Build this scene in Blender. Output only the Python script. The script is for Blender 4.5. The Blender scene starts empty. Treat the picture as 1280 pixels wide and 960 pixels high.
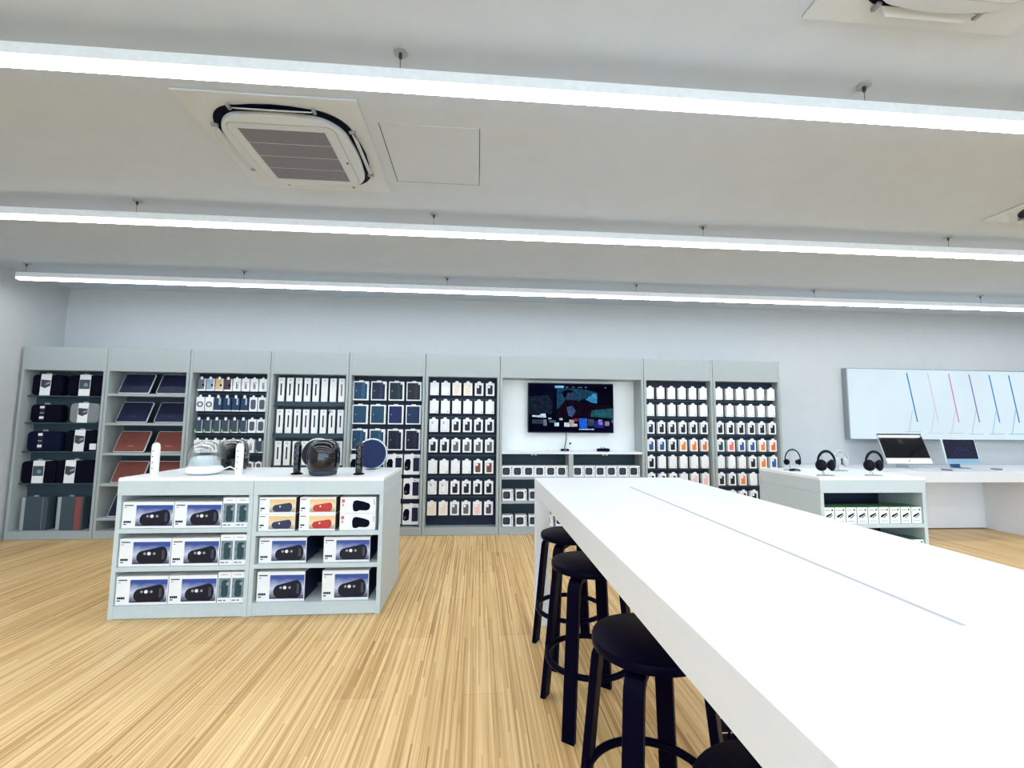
import bpy, bmesh, math, random
from mathutils import Vector, Matrix
random.seed(7)
sc = bpy.context.scene
COL = sc.collection

# ------------------------------------------------------------------ camera
def cam_setup():
    p, y, r = .0893983, .0777466, -.0087426
    fwd = Vector((math.sin(y) * math.cos(p), math.cos(y) * math.cos(p), math.sin(p)))
    right = Vector((math.cos(y), -math.sin(y), 0))
    down = fwd.cross(right)
    c, s = math.cos(r), math.sin(r)
    r2 = c * right + s * down
    d2 = -s * right + c * down
    m = Matrix((r2, -d2, -fwd)).transposed().to_4x4()
    m.translation = Vector((0, 0, 1.35))
    cd = bpy.data.cameras.new('camera')
    cd.sensor_width = 36
    cd.lens = 553.05 / 1280 * 36
    cd.clip_start = .02
    o = bpy.data.objects.new('camera', cd)
    COL.objects.link(o)
    o.matrix_world = m
    sc.camera = o
cam_setup()

# ------------------------------------------------------------------ world, exposure
w = bpy.data.worlds.new('world')
sc.world = w
w.use_nodes = True
w.node_tree.nodes['Background'].inputs[0].default_value = (.66, .83, 1, 1)
w.node_tree.nodes['Background'].inputs[1].default_value = 3.5   # overcast daylight, reaches in through the shop front behind the camera
sc.view_settings.view_transform = 'Standard'
sc.view_settings.look = 'None'
sc.view_settings.gamma = 1
sc.view_settings.use_curve_mapping = False
sc.view_settings.exposure = 0.55
LAMP_POWER = 24.0          # emission strength of the pendant diffusers
LAMP_TINT = (.90, .955, 1.0)

# ------------------------------------------------------------------ materials
def lin(c):
    return tuple(((v / 255) / 12.92 if v / 255 <= .04045 else ((v / 255 + .055) / 1.055) ** 2.4) for v in c)
MATS = {}
def mat(name, rgb, rough=.5, metal=0., var=.04, scale=30., bump=0., coat=0., spec=.3):
    if name in MATS:
        return MATS[name]
    m = bpy.data.materials.new(name)
    m.use_nodes = True
    nt = m.node_tree
    b = nt.nodes['Principled BSDF']
    b.inputs['Roughness'].default_value = rough
    b.inputs['Metallic'].default_value = metal
    b.inputs['Coat Weight'].default_value = coat
    b.inputs['Specular IOR Level'].default_value = spec
    c = lin(rgb)
    tc = nt.nodes.new('ShaderNodeTexCoord')
    nz = nt.nodes.new('ShaderNodeTexNoise')
    nz.inputs['Scale'].default_value = scale
    nz.inputs['Detail'].default_value = 3
    nt.links.new(tc.outputs['Object'], nz.inputs['Vector'])
    rp = nt.nodes.new('ShaderNodeValToRGB')
    rp.color_ramp.elements[0].color = tuple(v * (1 - var) for v in c) + (1,)
    rp.color_ramp.elements[1].color = tuple(min(1, v * (1 + var)) for v in c) + (1,)
    rp.color_ramp.elements[0].position = .3
    rp.color_ramp.elements[1].position = .7
    nt.links.new(nz.outputs['Fac'], rp.inputs['Fac'])
    nt.links.new(rp.outputs['Color'], b.inputs['Base Color'])
    if bump:
        bp = nt.nodes.new('ShaderNodeBump')
        bp.inputs['Strength'].default_value = bump
        bp.inputs['Distance'].default_value = .002
        nt.links.new(nz.outputs['Fac'], bp.inputs['Height'])
        nt.links.new(bp.outputs['Normal'], b.inputs['Normal'])
    MATS[name] = m
    return m

def emit(name, rgb, strength, var=.0, scale=4.):
    if name in MATS:
        return MATS[name]
    m = bpy.data.materials.new(name)
    m.use_nodes = True
    nt = m.node_tree
    nt.nodes.remove(nt.nodes['Principled BSDF'])
    e = nt.nodes.new('ShaderNodeEmission')
    e.inputs['Strength'].default_value = strength
    c = lin(rgb)
    if var:
        tc = nt.nodes.new('ShaderNodeTexCoord')
        nz = nt.nodes.new('ShaderNodeTexNoise')
        nz.inputs['Scale'].default_value = scale
        nt.links.new(tc.outputs['Object'], nz.inputs['Vector'])
        rp = nt.nodes.new('ShaderNodeValToRGB')
        rp.color_ramp.elements[0].color = tuple(v * (1 - var) for v in c) + (1,)
        rp.color_ramp.elements[1].color = tuple(v * (1 + var) for v in c) + (1,)
        rp.color_ramp.elements[0].position = .35
        rp.color_ramp.elements[1].position = .65
        nt.links.new(nz.outputs['Fac'], rp.inputs['Fac'])
        nt.links.new(rp.outputs['Color'], e.inputs['Color'])
    else:
        e.inputs['Color'].default_value = c + (1,)
    nt.links.new(e.outputs[0], nt.nodes['Material Output'].inputs[0])
    MATS[name] = m
    return m

def clear_mat(name, tint, gloss=.25):
    m = bpy.data.materials.new(name)
    m.use_nodes = True
    nt = m.node_tree
    nt.nodes.remove(nt.nodes['Principled BSDF'])
    t = nt.nodes.new('ShaderNodeBsdfTransparent')
    t.inputs[0].default_value = tint + (1,)
    g = nt.nodes.new('ShaderNodeBsdfGlossy')
    g.inputs['Roughness'].default_value = .06
    lw = nt.nodes.new('ShaderNodeLayerWeight')
    lw.inputs['Blend'].default_value = gloss
    mx = nt.nodes.new('ShaderNodeMixShader')
    nt.links.new(lw.outputs['Facing'], mx.inputs[0])
    nt.links.new(t.outputs[0], mx.inputs[1])
    nt.links.new(g.outputs[0], mx.inputs[2])
    nt.links.new(mx.outputs[0], nt.nodes['Material Output'].inputs[0])
    MATS[name] = m
    return m

def floor_mat():
    m = bpy.data.materials.new('strip_wood')
    m.use_nodes = True
    nt = m.node_tree
    N, L = nt.nodes, nt.links
    b = N['Principled BSDF']
    b.inputs['Roughness'].default_value = .42
    g = N.new('ShaderNodeNewGeometry')
    sx = N.new('ShaderNodeSeparateXYZ')
    L.new(g.outputs['Position'], sx.inputs[0])
    oi = N.new('ShaderNodeObjectInfo')
    def math_(op, a, bb):
        n = N.new('ShaderNodeMath'); n.operation = op
        for i, v in enumerate((a, bb)):
            if isinstance(v, (int, float)): n.inputs[i].default_value = v
            else: L.new(v, n.inputs[i])
        return n.outputs[0]
    # strips about 11 mm wide, random value in each
    sid = math_('FLOOR', math_('DIVIDE', sx.outputs[0], .0092), 0)
    yseg = math_('FLOOR', math_('ADD', math_('DIVIDE', sx.outputs[1], 1.3), math_('MULTIPLY', sid, .377)), 0)
    cv = N.new('ShaderNodeCombineXYZ')
    L.new(sid, cv.inputs[0]); L.new(yseg, cv.inputs[1])
    wn = N.new('ShaderNodeTexWhiteNoise'); wn.noise_dimensions = '2D'
    L.new(cv.outputs[0], wn.inputs['Vector'])
    # long fine streaks
    mp = N.new('ShaderNodeMapping')
    mp.inputs['Scale'].default_value = (75, .55, 1)
    L.new(g.outputs['Position'], mp.inputs[0])
    nz = N.new('ShaderNodeTexNoise'); nz.inputs['Scale'].default_value = 2.2; nz.inputs['Detail'].default_value = 5
    L.new(mp.outputs[0], nz.inputs['Vector'])
    mp2 = N.new('ShaderNodeMapping')
    mp2.inputs['Scale'].default_value = (3, .7, 1)
    L.new(g.outputs['Position'], mp2.inputs[0])
    nz2 = N.new('ShaderNodeTexNoise'); nz2.inputs['Scale'].default_value = 1.0
    L.new(mp2.outputs[0], nz2.inputs['Vector'])
    v = math_('ADD', math_('MULTIPLY', wn.outputs[0], .40), math_('MULTIPLY', nz.outputs[0], .90))
    v = math_('ADD', v, math_('MULTIPLY', oi.outputs['Random'], .12))
    v = math_('ADD', v, math_('MULTIPLY', nz2.outputs[0], .15))
    v = math_('SUBTRACT', v, .27)
    rp = N.new('ShaderNodeValToRGB')
    e = rp.color_ramp.elements
    e[0].position = .10; e[0].color = lin((136, 96, 50)) + (1,)
    e[1].position = .92; e[1].color = lin((236, 208, 158)) + (1,)
    k = e.new(.36); k.color = lin((191, 151, 95)) + (1,)
    k = e.new(.62); k.color = lin((220, 186, 130)) + (1,)
    L.new(v, rp.inputs[0])
    L.new(rp.outputs[0], b.inputs['Base Color'])
    MATS['strip_wood'] = m
    return m

def sky_print(name, top, mid, low):
    """printed picture backdrop: colour runs over the height of the print (object z)"""
    m = bpy.data.materials.new(name)
    m.use_nodes = True
    nt = m.node_tree
    b = nt.nodes['Principled BSDF']
    b.inputs['Roughness'].default_value = .3
    tc = nt.nodes.new('ShaderNodeTexCoord')
    sp = nt.nodes.new('ShaderNodeSeparateXYZ')
    nt.links.new(tc.outputs['Generated'], sp.inputs[0])
    nz = nt.nodes.new('ShaderNodeTexNoise'); nz.inputs['Scale'].default_value = 3
    mp = nt.nodes.new('ShaderNodeMapping'); mp.inputs['Scale'].default_value = (1, 1, 3)
    nt.links.new(tc.outputs['Generated'], mp.inputs[0]); nt.links.new(mp.outputs[0], nz.inputs['Vector'])
    ad = nt.nodes.new('ShaderNodeMath'); ad.operation = 'MULTIPLY_ADD'; ad.inputs[1].default_value = .35
    nt.links.new(nz.outputs[0], ad.inputs[0]); nt.links.new(sp.outputs[2], ad.inputs[2])
    rp = nt.nodes.new('ShaderNodeValToRGB')
    e = rp.color_ramp.elements
    e[0].position = .2; e[0].color = lin(low) + (1,)
    e[1].position = 1.0; e[1].color = lin(top) + (1,)
    k = e.new(.62); k.color = lin(mid) + (1,)
    k = e.new(.42); k.color = tuple((a + c) / 2 for a, c in zip(lin(low), lin(mid))) + (1,)
    nt.links.new(ad.outputs[0], rp.inputs[0])
    nt.links.new(rp.outputs[0], b.inputs['Base Color'])
    MATS[name] = m
    return m

CLEARPANE = clear_mat('window_glass', (.96, .98, .98), .08)
CEIL = mat('ceiling_paint', (194, 204, 215), .9, var=.015, scale=6)
WALL = mat('wall_paint', (190, 194, 196), .85, var=.015, scale=8, bump=.05)
WOOD = floor_mat()
GREY = mat('grey_shelf_paint', (161, 169, 170), .5, var=.02)
GREY2 = mat('grey_counter_paint', (192, 203, 207), .45, var=.02)
SLATE = mat('slate_back_panel', (52, 70, 80), .6, var=.06, scale=12)
NAVYBACK = mat('dark_peg_panel', (26, 36, 58), .6, var=.06, scale=12)
WHITE = mat('white_laminate', (223, 226, 231), .35, var=.008)
WHITETOP = mat('white_counter_laminate', (236, 238, 240), .3, var=.008)
CARD = mat('white_card', (232, 234, 237), .4, var=.01)
CARD2 = mat('warm_white_card', (236, 232, 226), .45, var=.01)
PLASTIC = mat('white_plastic', (232, 234, 232), .4, var=.01)
BLACK = mat('black_stain', (2, 2, 25), .4, var=.08, spec=.045)
INK = mat('black_ink', (6, 7, 28), .5, var=.05, spec=.06)
DARK = mat('dark_grey_print', (62, 66, 74), .4)
STEEL = mat('brushed_steel', (170, 175, 180), .3, .9)
GAP = mat('dark_gap', (40, 42, 48), .9)
SEAM = mat('grey_seam', (150, 155, 160), .7)
DIFF = None

# ------------------------------------------------------------------ mesh helpers
class MB:
    def __init__(s): s.v = []; s.f = []
    def add(s, v, f):
        n = len(s.v); s.v += [tuple(a) for a in v]; s.f += [tuple(i + n for i in q) for q in f]; return s
    def box(s, x0, x1, y0, y1, z0, z1):
        return s.add([(x0, y0, z0), (x1, y0, z0), (x1, y1, z0), (x0, y1, z0), (x0, y0, z1), (x1, y0, z1), (x1, y1, z1), (x0, y1, z1)],
                     [(3, 2, 1, 0), (4, 5, 6, 7), (0, 1, 5, 4), (1, 2, 6, 5), (2, 3, 7, 6), (3, 0, 4, 7)])
    def prism(s, pts, a, b, ax='y'):
        """polygon (counter-clockwise seen from the front) pushed from a to b along an axis"""
        n = len(pts)
        mk = {'y': lambda p, t: (p[0], t, p[1]), 'z': lambda p, t: (p[0], p[1], t), 'x': lambda p, t: (t, p[0], p[1])}[ax]
        v = [mk(p, a) for p in pts] + [mk(p, b) for p in pts]
        f = [tuple(range(n)), tuple(range(2 * n - 1, n - 1, -1))] + [(i, i + n, (i + 1) % n + n, (i + 1) % n) for i in range(n)]
        return s.add(v, f)
    def lathe(s, prof, n=24, c=(0, 0, 0)):
        v = []; f = []
        for r, z in prof:
            for i in range(n):
                a = 2 * math.pi * i / n
                v.append((c[0] + r * math.cos(a), c[1] + r * math.sin(a), c[2] + z))
        for k in range(len(prof) - 1):
            for i in range(n):
                j = (i + 1) % n
                f.append((k * n + i, k * n + j, (k + 1) * n + j, (k + 1) * n + i))
        f.append(tuple(range(n - 1, -1, -1))); m = (len(prof) - 1) * n
        f.append(tuple(range(m, m + n)))
        return s.add(v, f)
    def tube(s, path, r, n=8, closed=False):
        P = [Vector(p) for p in path]; v = []; f = []; m = len(P)
        up = Vector((0, 0, 1)); last = None
        for i, p in enumerate(P):
            if closed: t = P[(i + 1) % m] - P[i - 1]
            else: t = P[min(i + 1, m - 1)] - P[max(i - 1, 0)]
            t.normalize()
            if last is None:
                u = t.cross(up) if abs(t.z) < .95 else t.cross(Vector((1, 0, 0)))
            else:
                u = last - t * last.dot(t)
            u.normalize(); last = u; q = t.cross(u)
            rr = r[i] if isinstance(r, (list, tuple)) else r
            for k in range(n):
                a = 2 * math.pi * k / n
                v.append(p + u * (rr * math.cos(a)) + q * (rr * math.sin(a)))
        for i in range(m if closed else m - 1):
            for k in range(n):
                a = i * n + k; b = i * n + (k + 1) % n; c = ((i + 1) % m) * n + (k + 1) % n; d = ((i + 1) % m) * n + k
                f.append((a, b, c, d))
        if not closed:
            f.append(tuple(range(n - 1, -1, -1))); f.append(tuple(range((m - 1) * n, m * n)))
        return s.add(v, f)
    def ball(s, c, r, n=16, k=10):
        rx, ry, rz = r if isinstance(r, tuple) else (r, r, r)
        v = [(c[0], c[1], c[2] - rz)]; f = []
        for j in range(1, k):
            ph = -math.pi / 2 + math.pi * j / k
            for i in range(n):
                a = 2 * math.pi * i / n
                v.append((c[0] + rx * math.cos(ph) * math.cos(a), c[1] + ry * math.cos(ph) * math.sin(a), c[2] + rz * math.sin(ph)))
        v.append((c[0], c[1], c[2] + rz)); top = len(v) - 1
        for i in range(n): f.append((0, 1 + (i + 1) % n, 1 + i))
        for j in range(k - 2):
            for i in range(n):
                a = 1 + j * n + i; b = 1 + j * n + (i + 1) % n
                f.append((a, b, b + n, a + n))
        for i in range(n): f.append((top, top - n + i, top - n + (i + 1) % n))
        return s.add(v, f)
    def xform(s, m, start=0):
        s.v[start:] = [tuple(m @ Vector(p)) for p in s.v[start:]]; return s
    def build(s, name, material, parent=None, bevel=0., seg=1, smooth=0., loc=None, label=None, kind=None):
        me = bpy.data.meshes.new(name)
        me.from_pydata(s.v, [], s.f)
        bm = bmesh.new(); bm.from_mesh(me)
        bmesh.ops.recalc_face_normals(bm, faces=bm.faces)
        if bevel:
            bmesh.ops.bevel(bm, geom=bm.edges[:], offset=bevel, segments=seg, affect='EDGES', profile=.5, clamp_overlap=True)
        bm.to_mesh(me); bm.free()
        if smooth:
            me.shade_smooth(); me.set_sharp_from_angle(angle=math.radians(smooth))
        me.materials.append(material)
        o = bpy.data.objects.new(name, me)
        COL.objects.link(o)
        if parent is not None: o.parent = parent
        if loc is not None: o.location = loc
        if label: o['label'] = label
        if kind: o['kind'] = kind
        return o

def B(*a): return MB().box(*a)
def rrect(cx, cz, w, h, r, n=4):
    r = min(r, w / 2 - 1e-5, h / 2 - 1e-5)
    P = []
    for sx, sz, a0 in ((1, -1, -90), (1, 1, 0), (-1, 1, 90), (-1, -1, 180)):
        for k in range(n + 1):
            a = math.radians(a0 + 90 * k / n)
            P.append((cx + sx * (w / 2 - r) + r * math.cos(a), cz + sz * (h / 2 - r) + r * math.sin(a)))
    return P
def circ(cx, cz, r, n=14):
    return [(cx + r * math.cos(2 * math.pi * i / n), cz + r * math.sin(2 * math.pi * i / n)) for i in range(n)]

def thing(name, label, cat, loc=(0, 0, 0), rotz=0., group=None):
    o = bpy.data.objects.new(name, None)
    o.empty_display_size = .05
    COL.objects.link(o)
    o.location = loc
    o.rotation_euler = (0, 0, rotz)
    o['label'] = label; o['category'] = cat
    if group: o['group'] = group
    return o
def tag(o, label, cat, group=None):
    o['label'] = label; o['category'] = cat
    if group: o['group'] = group
    return o
def struct(o):
    o['kind'] = 'structure'; return o
def dup(root, loc, label, rotz=None):
    """a copy of a thing with copies of its parts and sub-parts"""
    r = root.copy(); COL.objects.link(r); r.location = loc; r['label'] = label
    if rotz is not None: r.rotation_euler = (0, 0, rotz)
    for ch in root.children:
        c = ch.copy(); COL.objects.link(c); c.parent = r
        for g in ch.children:
            d = g.copy(); COL.objects.link(d); d.parent = c
    return r
PROTO = {}
def place(key, maker, loc, label, rotz=None):
    if key not in PROTO:
        r = maker(); PROTO[key] = r
        r.location = loc; r['label'] = label
        if rotz is not None: r.rotation_euler = (0, 0, rotz)
        return r
    return dup(PROTO[key], loc, label, rotz)
ORD = ['first', 'second', 'third', 'fourth', 'fifth', 'sixth', 'seventh', 'eighth', 'ninth', 'tenth']
ROW = ['top', 'second', 'third', 'fourth', 'fifth', 'sixth', 'seventh']

# ================================================================== SETTING
XL, XR, YB, YF, ZC = -5.30, 9.6, 6.04, -5.5, 3.05
fl = struct(B(XL, XR, YF, YB, -.08, -.004).build('floor', WOOD))
pw, pl = .21, 1.83
PM = None
i = 0
x = XL
while x < XR - .01:
    off = [0, .61, 1.22][i % 3]
    y = -.7 + off - 1.22
    x1 = min(x + pw, XR)
    while y < YB:
        ya, yb = max(y, -.6), min(y + pl, YB)
        if yb - ya > .05:
            if abs(yb - ya - pl) < 1e-6 and x1 - x > pw - 1e-6:
                if PM is None:
                    o = B(.0004, pw - .0004, .0005, pl - .0005, -.004, 0).build('plank', WOOD, fl); PM = o.data
                    o.location = (x, ya, 0)
                else:
                    o = bpy.data.objects.new('plank', PM); COL.objects.link(o); o.parent = fl; o.location = (x, ya, 0)
            else:
                B(.0004, x1 - x - .0004, .0005, yb - ya - .0005, -.004, 0).build('plank', WOOD, fl, loc=(x, ya, 0))
        y += pl
    x += pw; i += 1
ce = struct(B(XL, XR, YF, YB, ZC, ZC + .1).build('ceiling', CEIL))
struct(B(XL - .1, XR + .1, YB, YB + .1, -.08, ZC + .1).build('wall_back', WALL))
struct(B(XL - .1, XL, YF, YB, -.08, ZC + .1).build('wall_left', WALL))
struct(B(XR, XR + .1, YF, YB, -.08, ZC + .1).build('wall_right', WALL))
# shop front behind the camera: glazed wall with mullions
_w = struct(B(XL - .1, XR + .1, YF - .1, YF, 2.75, ZC + .1).box(XL - .1, XR + .1, YF - .1, YF, -.08, .06).box(XL - .1, XL + .3, YF - .1, YF, .06, 2.75).box(XR - .3, XR + .1, YF - .1, YF, .06, 2.75).build('wall_front', WALL))
_n = 7
_sw = (XR - .3 - XL - .3) / _n
for k in range(_n):
    xa_ = XL + .3 + k * _sw
    wn_ = struct(B(xa_, xa_ + .05, YF - .09, YF - .03, .06, 2.75).build('window_%d' % (k + 1), mat('mullion', (70, 74, 78), .4, .5)))
    B(.05 + xa_, xa_ + _sw, YF - .064, YF - .056, .06, 2.75).build('pane', CLEARPANE, wn_)
struct(B(XL, XL + .012, YF, 5.505, 0, .07).build('baseboard_left', GREY))
struct(B(4.0, 5.0, YB - .012, YB, 0, .07).build('baseboard_back', GREY))
# access hatch in the ceiling
ap = B(-.582, -.013, 2.43, 3.034, ZC - .004, ZC).build('access_panel', CEIL, ce)
for a in ((-.587, -.582, 2.43, 3.034), (-.013, -.009, 2.43, 3.034), (-.587, -.009, 3.034, 3.039)):
    B(a[0], a[1], a[2], a[3], ZC - .003, ZC).build('seam', GAP, ap)

# ================================================================== LAMPS
DIFF = bpy.data.materials.new('lamp_diffuser')
DIFF.use_nodes = True
_nt = DIFF.node_tree
_nt.nodes.remove(_nt.nodes['Principled BSDF'])
_e = _nt.nodes.new('ShaderNodeEmission')
_e.inputs[0].default_value = LAMP_TINT + (1,)
_e.inputs[1].default_value = LAMP_POWER
_nt.links.new(_e.outputs[0], _nt.nodes['Material Output'].inputs[0])
DIFFE = emit('lamp_diffuser_edge', (235, 246, 255), 2.2)
HOUS = mat('lamp_housing_white', (232, 236, 240), .45)
CABLE = mat('lamp_cable', (70, 72, 76), .4, .6)
CANOPY = mat('lamp_canopy', (168, 172, 172), .5)
def lamp(y, label):
    xa, xb = -5.0, 8.9
    t = thing('linear_pendant_lamp', label, 'pendant lamp', ((xa + xb) / 2, y, 2.868), 0, 'linear pendant lamps hung below the ceiling')
    h = (xb - xa) / 2
    B(-h, h, -.03, .03, .022, .074).build('housing', HOUS, t)
    B(-h + .004, h - .004, -.028, .028, 0, .012).build('diffuser', DIFF, t)
    B(-h + .004, h - .004, -.030, -.0282, .0015, .0215).build('diffuser_edge', DIFFE, t)
    B(-h + .004, h - .004, .0282, .030, .0015, .0215).build('diffuser_edge', DIFFE, t)
    B(-h - .004, -h, -.03, .03, .003, .074).build('end_cap', HOUS, t)
    B(h, h + .004, -.03, .03, .003, .074).build('end_cap', HOUS, t)
    cx = (xa + xb) / 2
    for k in range(7):
        x = -4.93 + 2.2765 * k - cx
        if x > h: break
        c = MB().lathe([(.032, .172), (.032, .182)], 16).build('canopy', CANOPY, t, smooth=40, loc=(x, 0, 0))
        MB().lathe([(.006, .146), (.008, .150), (.008, .172)], 8).build('cable_grip', CABLE, c)
        MB().tube([(x, 0, .074), (x, 0, .17)], .0016, 6).build('suspension_cable', CABLE, t)
lamp(1.925, 'long white linear pendant lamp nearest the camera, crossing above the ceiling air conditioner')
lamp(3.51, 'long white linear pendant lamp in the middle, between the nearest and farthest lamps')
lamp(5.10, 'long white linear pendant lamp farthest away, closest to the shelving wall')
lamp(.335, 'linear pendant lamp running right above the camera position')
lamp(-1.25, 'linear pendant lamp just behind the camera position')
lamp(-2.835, 'linear pendant lamp well behind the camera position')
lamp(-4.42, 'linear pendant lamp by the wall behind the camera')

# ================================================================== AIR CONDITIONERS
ACW = mat('air_conditioner_white', (200, 208, 215), .5, var=.01)
GRL = bpy.data.materials.new('grille_mesh'); GRL.use_nodes = True
def _grl():
    nt = GRL.node_tree; b = nt.nodes['Principled BSDF']; b.inputs['Roughness'].default_value = .7
    tc = nt.nodes.new('ShaderNodeTexCoord'); ck = nt.nodes.new('ShaderNodeTexChecker')
    ck.inputs['Scale'].default_value = 170
    ck.inputs[1].default_value = lin((92, 92, 106)) + (1,); ck.inputs[2].default_value = lin((140, 140, 152)) + (1,)
    nt.links.new(tc.outputs['Object'], ck.inputs[0]); nt.links.new(ck.outputs[0], b.inputs['Base Color'])
_grl()
def bulge(h, b, n=10, r=.17):
    """square with round corners and softly bowed sides"""
    P = rrect(0, 0, 2 * h, 2 * h, r, n)
    out = []
    for k in range(len(P)):
        p, q = P[k], P[(k + 1) % len(P)]
        out.append(p)
        if abs(p[0] - q[0]) + abs(p[1] - q[1]) > .08:
            for t in (.25, .5, .75):
                m = (p[0] + (q[0] - p[0]) * t, p[1] + (q[1] - p[1]) * t)
                d = math.hypot(*m); g = b * math.sin(math.pi * t)
                nx, ny = ((math.copysign(1, m[0]), 0) if abs(m[0]) > abs(m[1]) else (0, math.copysign(1, m[1])))
                out.append((m[0] + nx * g, m[1] + ny * g))
    return out
def make_ac():
    t = thing('ceiling_air_conditioner', '', 'air conditioner', group='round-flow cassettes set in the ceiling')
    B(-.47, .47, -.47, .47, -.012, 0).build('mounting_panel', ACW, t, bevel=.003)
    MB().prism(bulge(.385, .02, r=.2), -.018, -.012, 'z').build('air_slot', INK, t)
    MB().prism(bulge(.352, .012, r=.19), -.052, -.018, 'z').build('face_panel', ACW, t, bevel=.006, seg=2, smooth=40)
    MB().prism(rrect(0, 0, .60, .60, .05), -.0535, -.052, 'z').build('frame_seam', SEAM, t)
    MB().prism(rrect(0, 0, .594, .594, .05), -.056, -.0535, 'z').build('centre_frame', ACW, t, bevel=.001)
    g = B(-.243, .243, -.263, .263, -.058, -.056).build('grille', ACW, t)
    for k in range(4):
        y0 = -.257 + k * .1295
        B(-.238, .238, y0, y0 + .122, -.060, -.058).build('grille_strip', GRL, g)
    for k in range(4):
        m = MB().prism([(-.21, -.016), (.21, -.016), (.17, .016), (-.17, .016)], -.003, .003, 'z')
        m.xform(Matrix.Rotation(k * math.pi / 2, 4, 'Z') @ Matrix.Translation((0, .388, -.034)) @ Matrix.Rotation(math.radians(-38), 4, 'X'))
        m.build('louver_flap', ACW, t)
        for s in (-.23, .214):
            m = B(s, s + .016, -.018, .018, -.03, -.014)
            m.xform(Matrix.Rotation(k * math.pi / 2, 4, 'Z') @ Matrix.Translation((0, .382, 0)))
            m.build('louver_hinge', SEAM, t)
    B(.275, .287, .03, .05, -.0575, -.056).build('badge', DARK, t)
    return t
place('ac', make_ac, (-1.13, 2.72, ZC), 'white ceiling air conditioner with grey grille, left of the access hatch')
place('ac', make_ac, (1.79, 1.13, ZC), 'white ceiling air conditioner cut off by the top edge of the photo')
place('ac', make_ac, (4.57, 2.72, ZC), 'white ceiling air conditioner cut off by the right edge of the photo')

# ================================================================== WALL SHELVING
X0, BW, YS, ZT, ZH = -5.262, .9235, 5.51, 2.20, 1.925
def bx(k): return X0 + BW * k
TH = .033
def bay(k0, k1, yback, backmat, label, deck=True, lower=None):
    xa, xb = bx(k0), bx(k1)
    c = (xa + xb) / 2
    t = thing('shelving_bay', label, 'shelving', (c, YS, 0), 0, 'grey shelving bays along the back wall')
    h = (xb - xa) / 2
    d = YB - .004 - YS
    B(-h + .003, -h + TH, 0, d, 0, ZT).build('side_panel', GREY, t, bevel=.001)
    B(h - TH, h - .003, 0, d, 0, ZT).build('side_panel', GREY, t, bevel=.001)
    B(-h + TH, h - TH, .003, .025, ZH, ZT - .002).build('header_panel', GREY, t)
    B(-h + TH, h - TH, .025, d, ZT - .025, ZT - .004).build('top_board', GREY, t)
    B(-h + TH, h - TH, .02, d, ZH - .002, ZH + .016).build('ceiling_board', GREY, t)
    B(-h + TH, h - TH, .004, .022, .004, .075).build('plinth', GREY, t)
    B(-h + TH, h - TH, .0, d, .075, .093).build('bottom_shelf', GREY, t)
    B(-h + TH, h - TH, yback - YS, yback - YS + .018, .093, ZH - .002).build('back_panel', backmat, t)
    return t
YP = 5.66
bay1 = bay(0, 1, 5.69, SLATE, 'leftmost grey shelving bay holding rolled sleeves, against the left wall')
bay2 = bay(1, 2, 5.80, SLATE, 'grey shelving bay with tilted navy and brown laptop sleeves')
bay3 = bay(2, 3, YP, NAVYBACK, 'grey shelving bay of hanging cables and chargers behind the clear dome')
bay4 = bay(3, 4, YP + .02, SLATE, 'grey shelving bay filled with tall narrow white boxes')
bay5 = bay(4, 5, YP, NAVYBACK, 'grey shelving bay of navy tablet folios in white frames')
bay6 = bay(5, 6, YP, NAVYBACK, 'grey shelving bay of small white case packs directly left of the television')
bay7 = bay(6, 8, 5.80, SLATE, 'double width grey shelving bay with white niche around the television')
bay8 = bay(8, 9, YP - .02, NAVYBACK, 'grey shelving bay of case packs directly right of the television')
bay9 = bay(9, 10, YP - .02, NAVYBACK, 'rightmost grey shelving bay of case packs')
HOOK = mat('hook_metal', (120, 126, 132), .35, .8)
HM = {}
def hook(b, x, z, ya, yb):
    """a peg hook from the back panel; x, z in the room"""
    L_ = round(yb - ya, 3)
    if L_ not in HM:
        o = MB().tube([(0, 0, 0), (0, L_, 0)], .0022, 5).build('peg_hook', HOOK, b); HM[L_] = o.data
    else:
        o = bpy.data.objects.new('peg_hook', HM[L_]); COL.objects.link(o); o.parent = b
    o.location = (x - b.location.x, ya - b.location.y, z)
def rail(b, z, h, y0, y1, name='shelf_bar', m=None):
    hw = (BW / 2 - TH) if b is not bay7 else (BW - TH)
    B(-hw, hw, y0 - YS, y1 - YS, z - h, z).build(name, m or SLATE, b)

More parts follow.
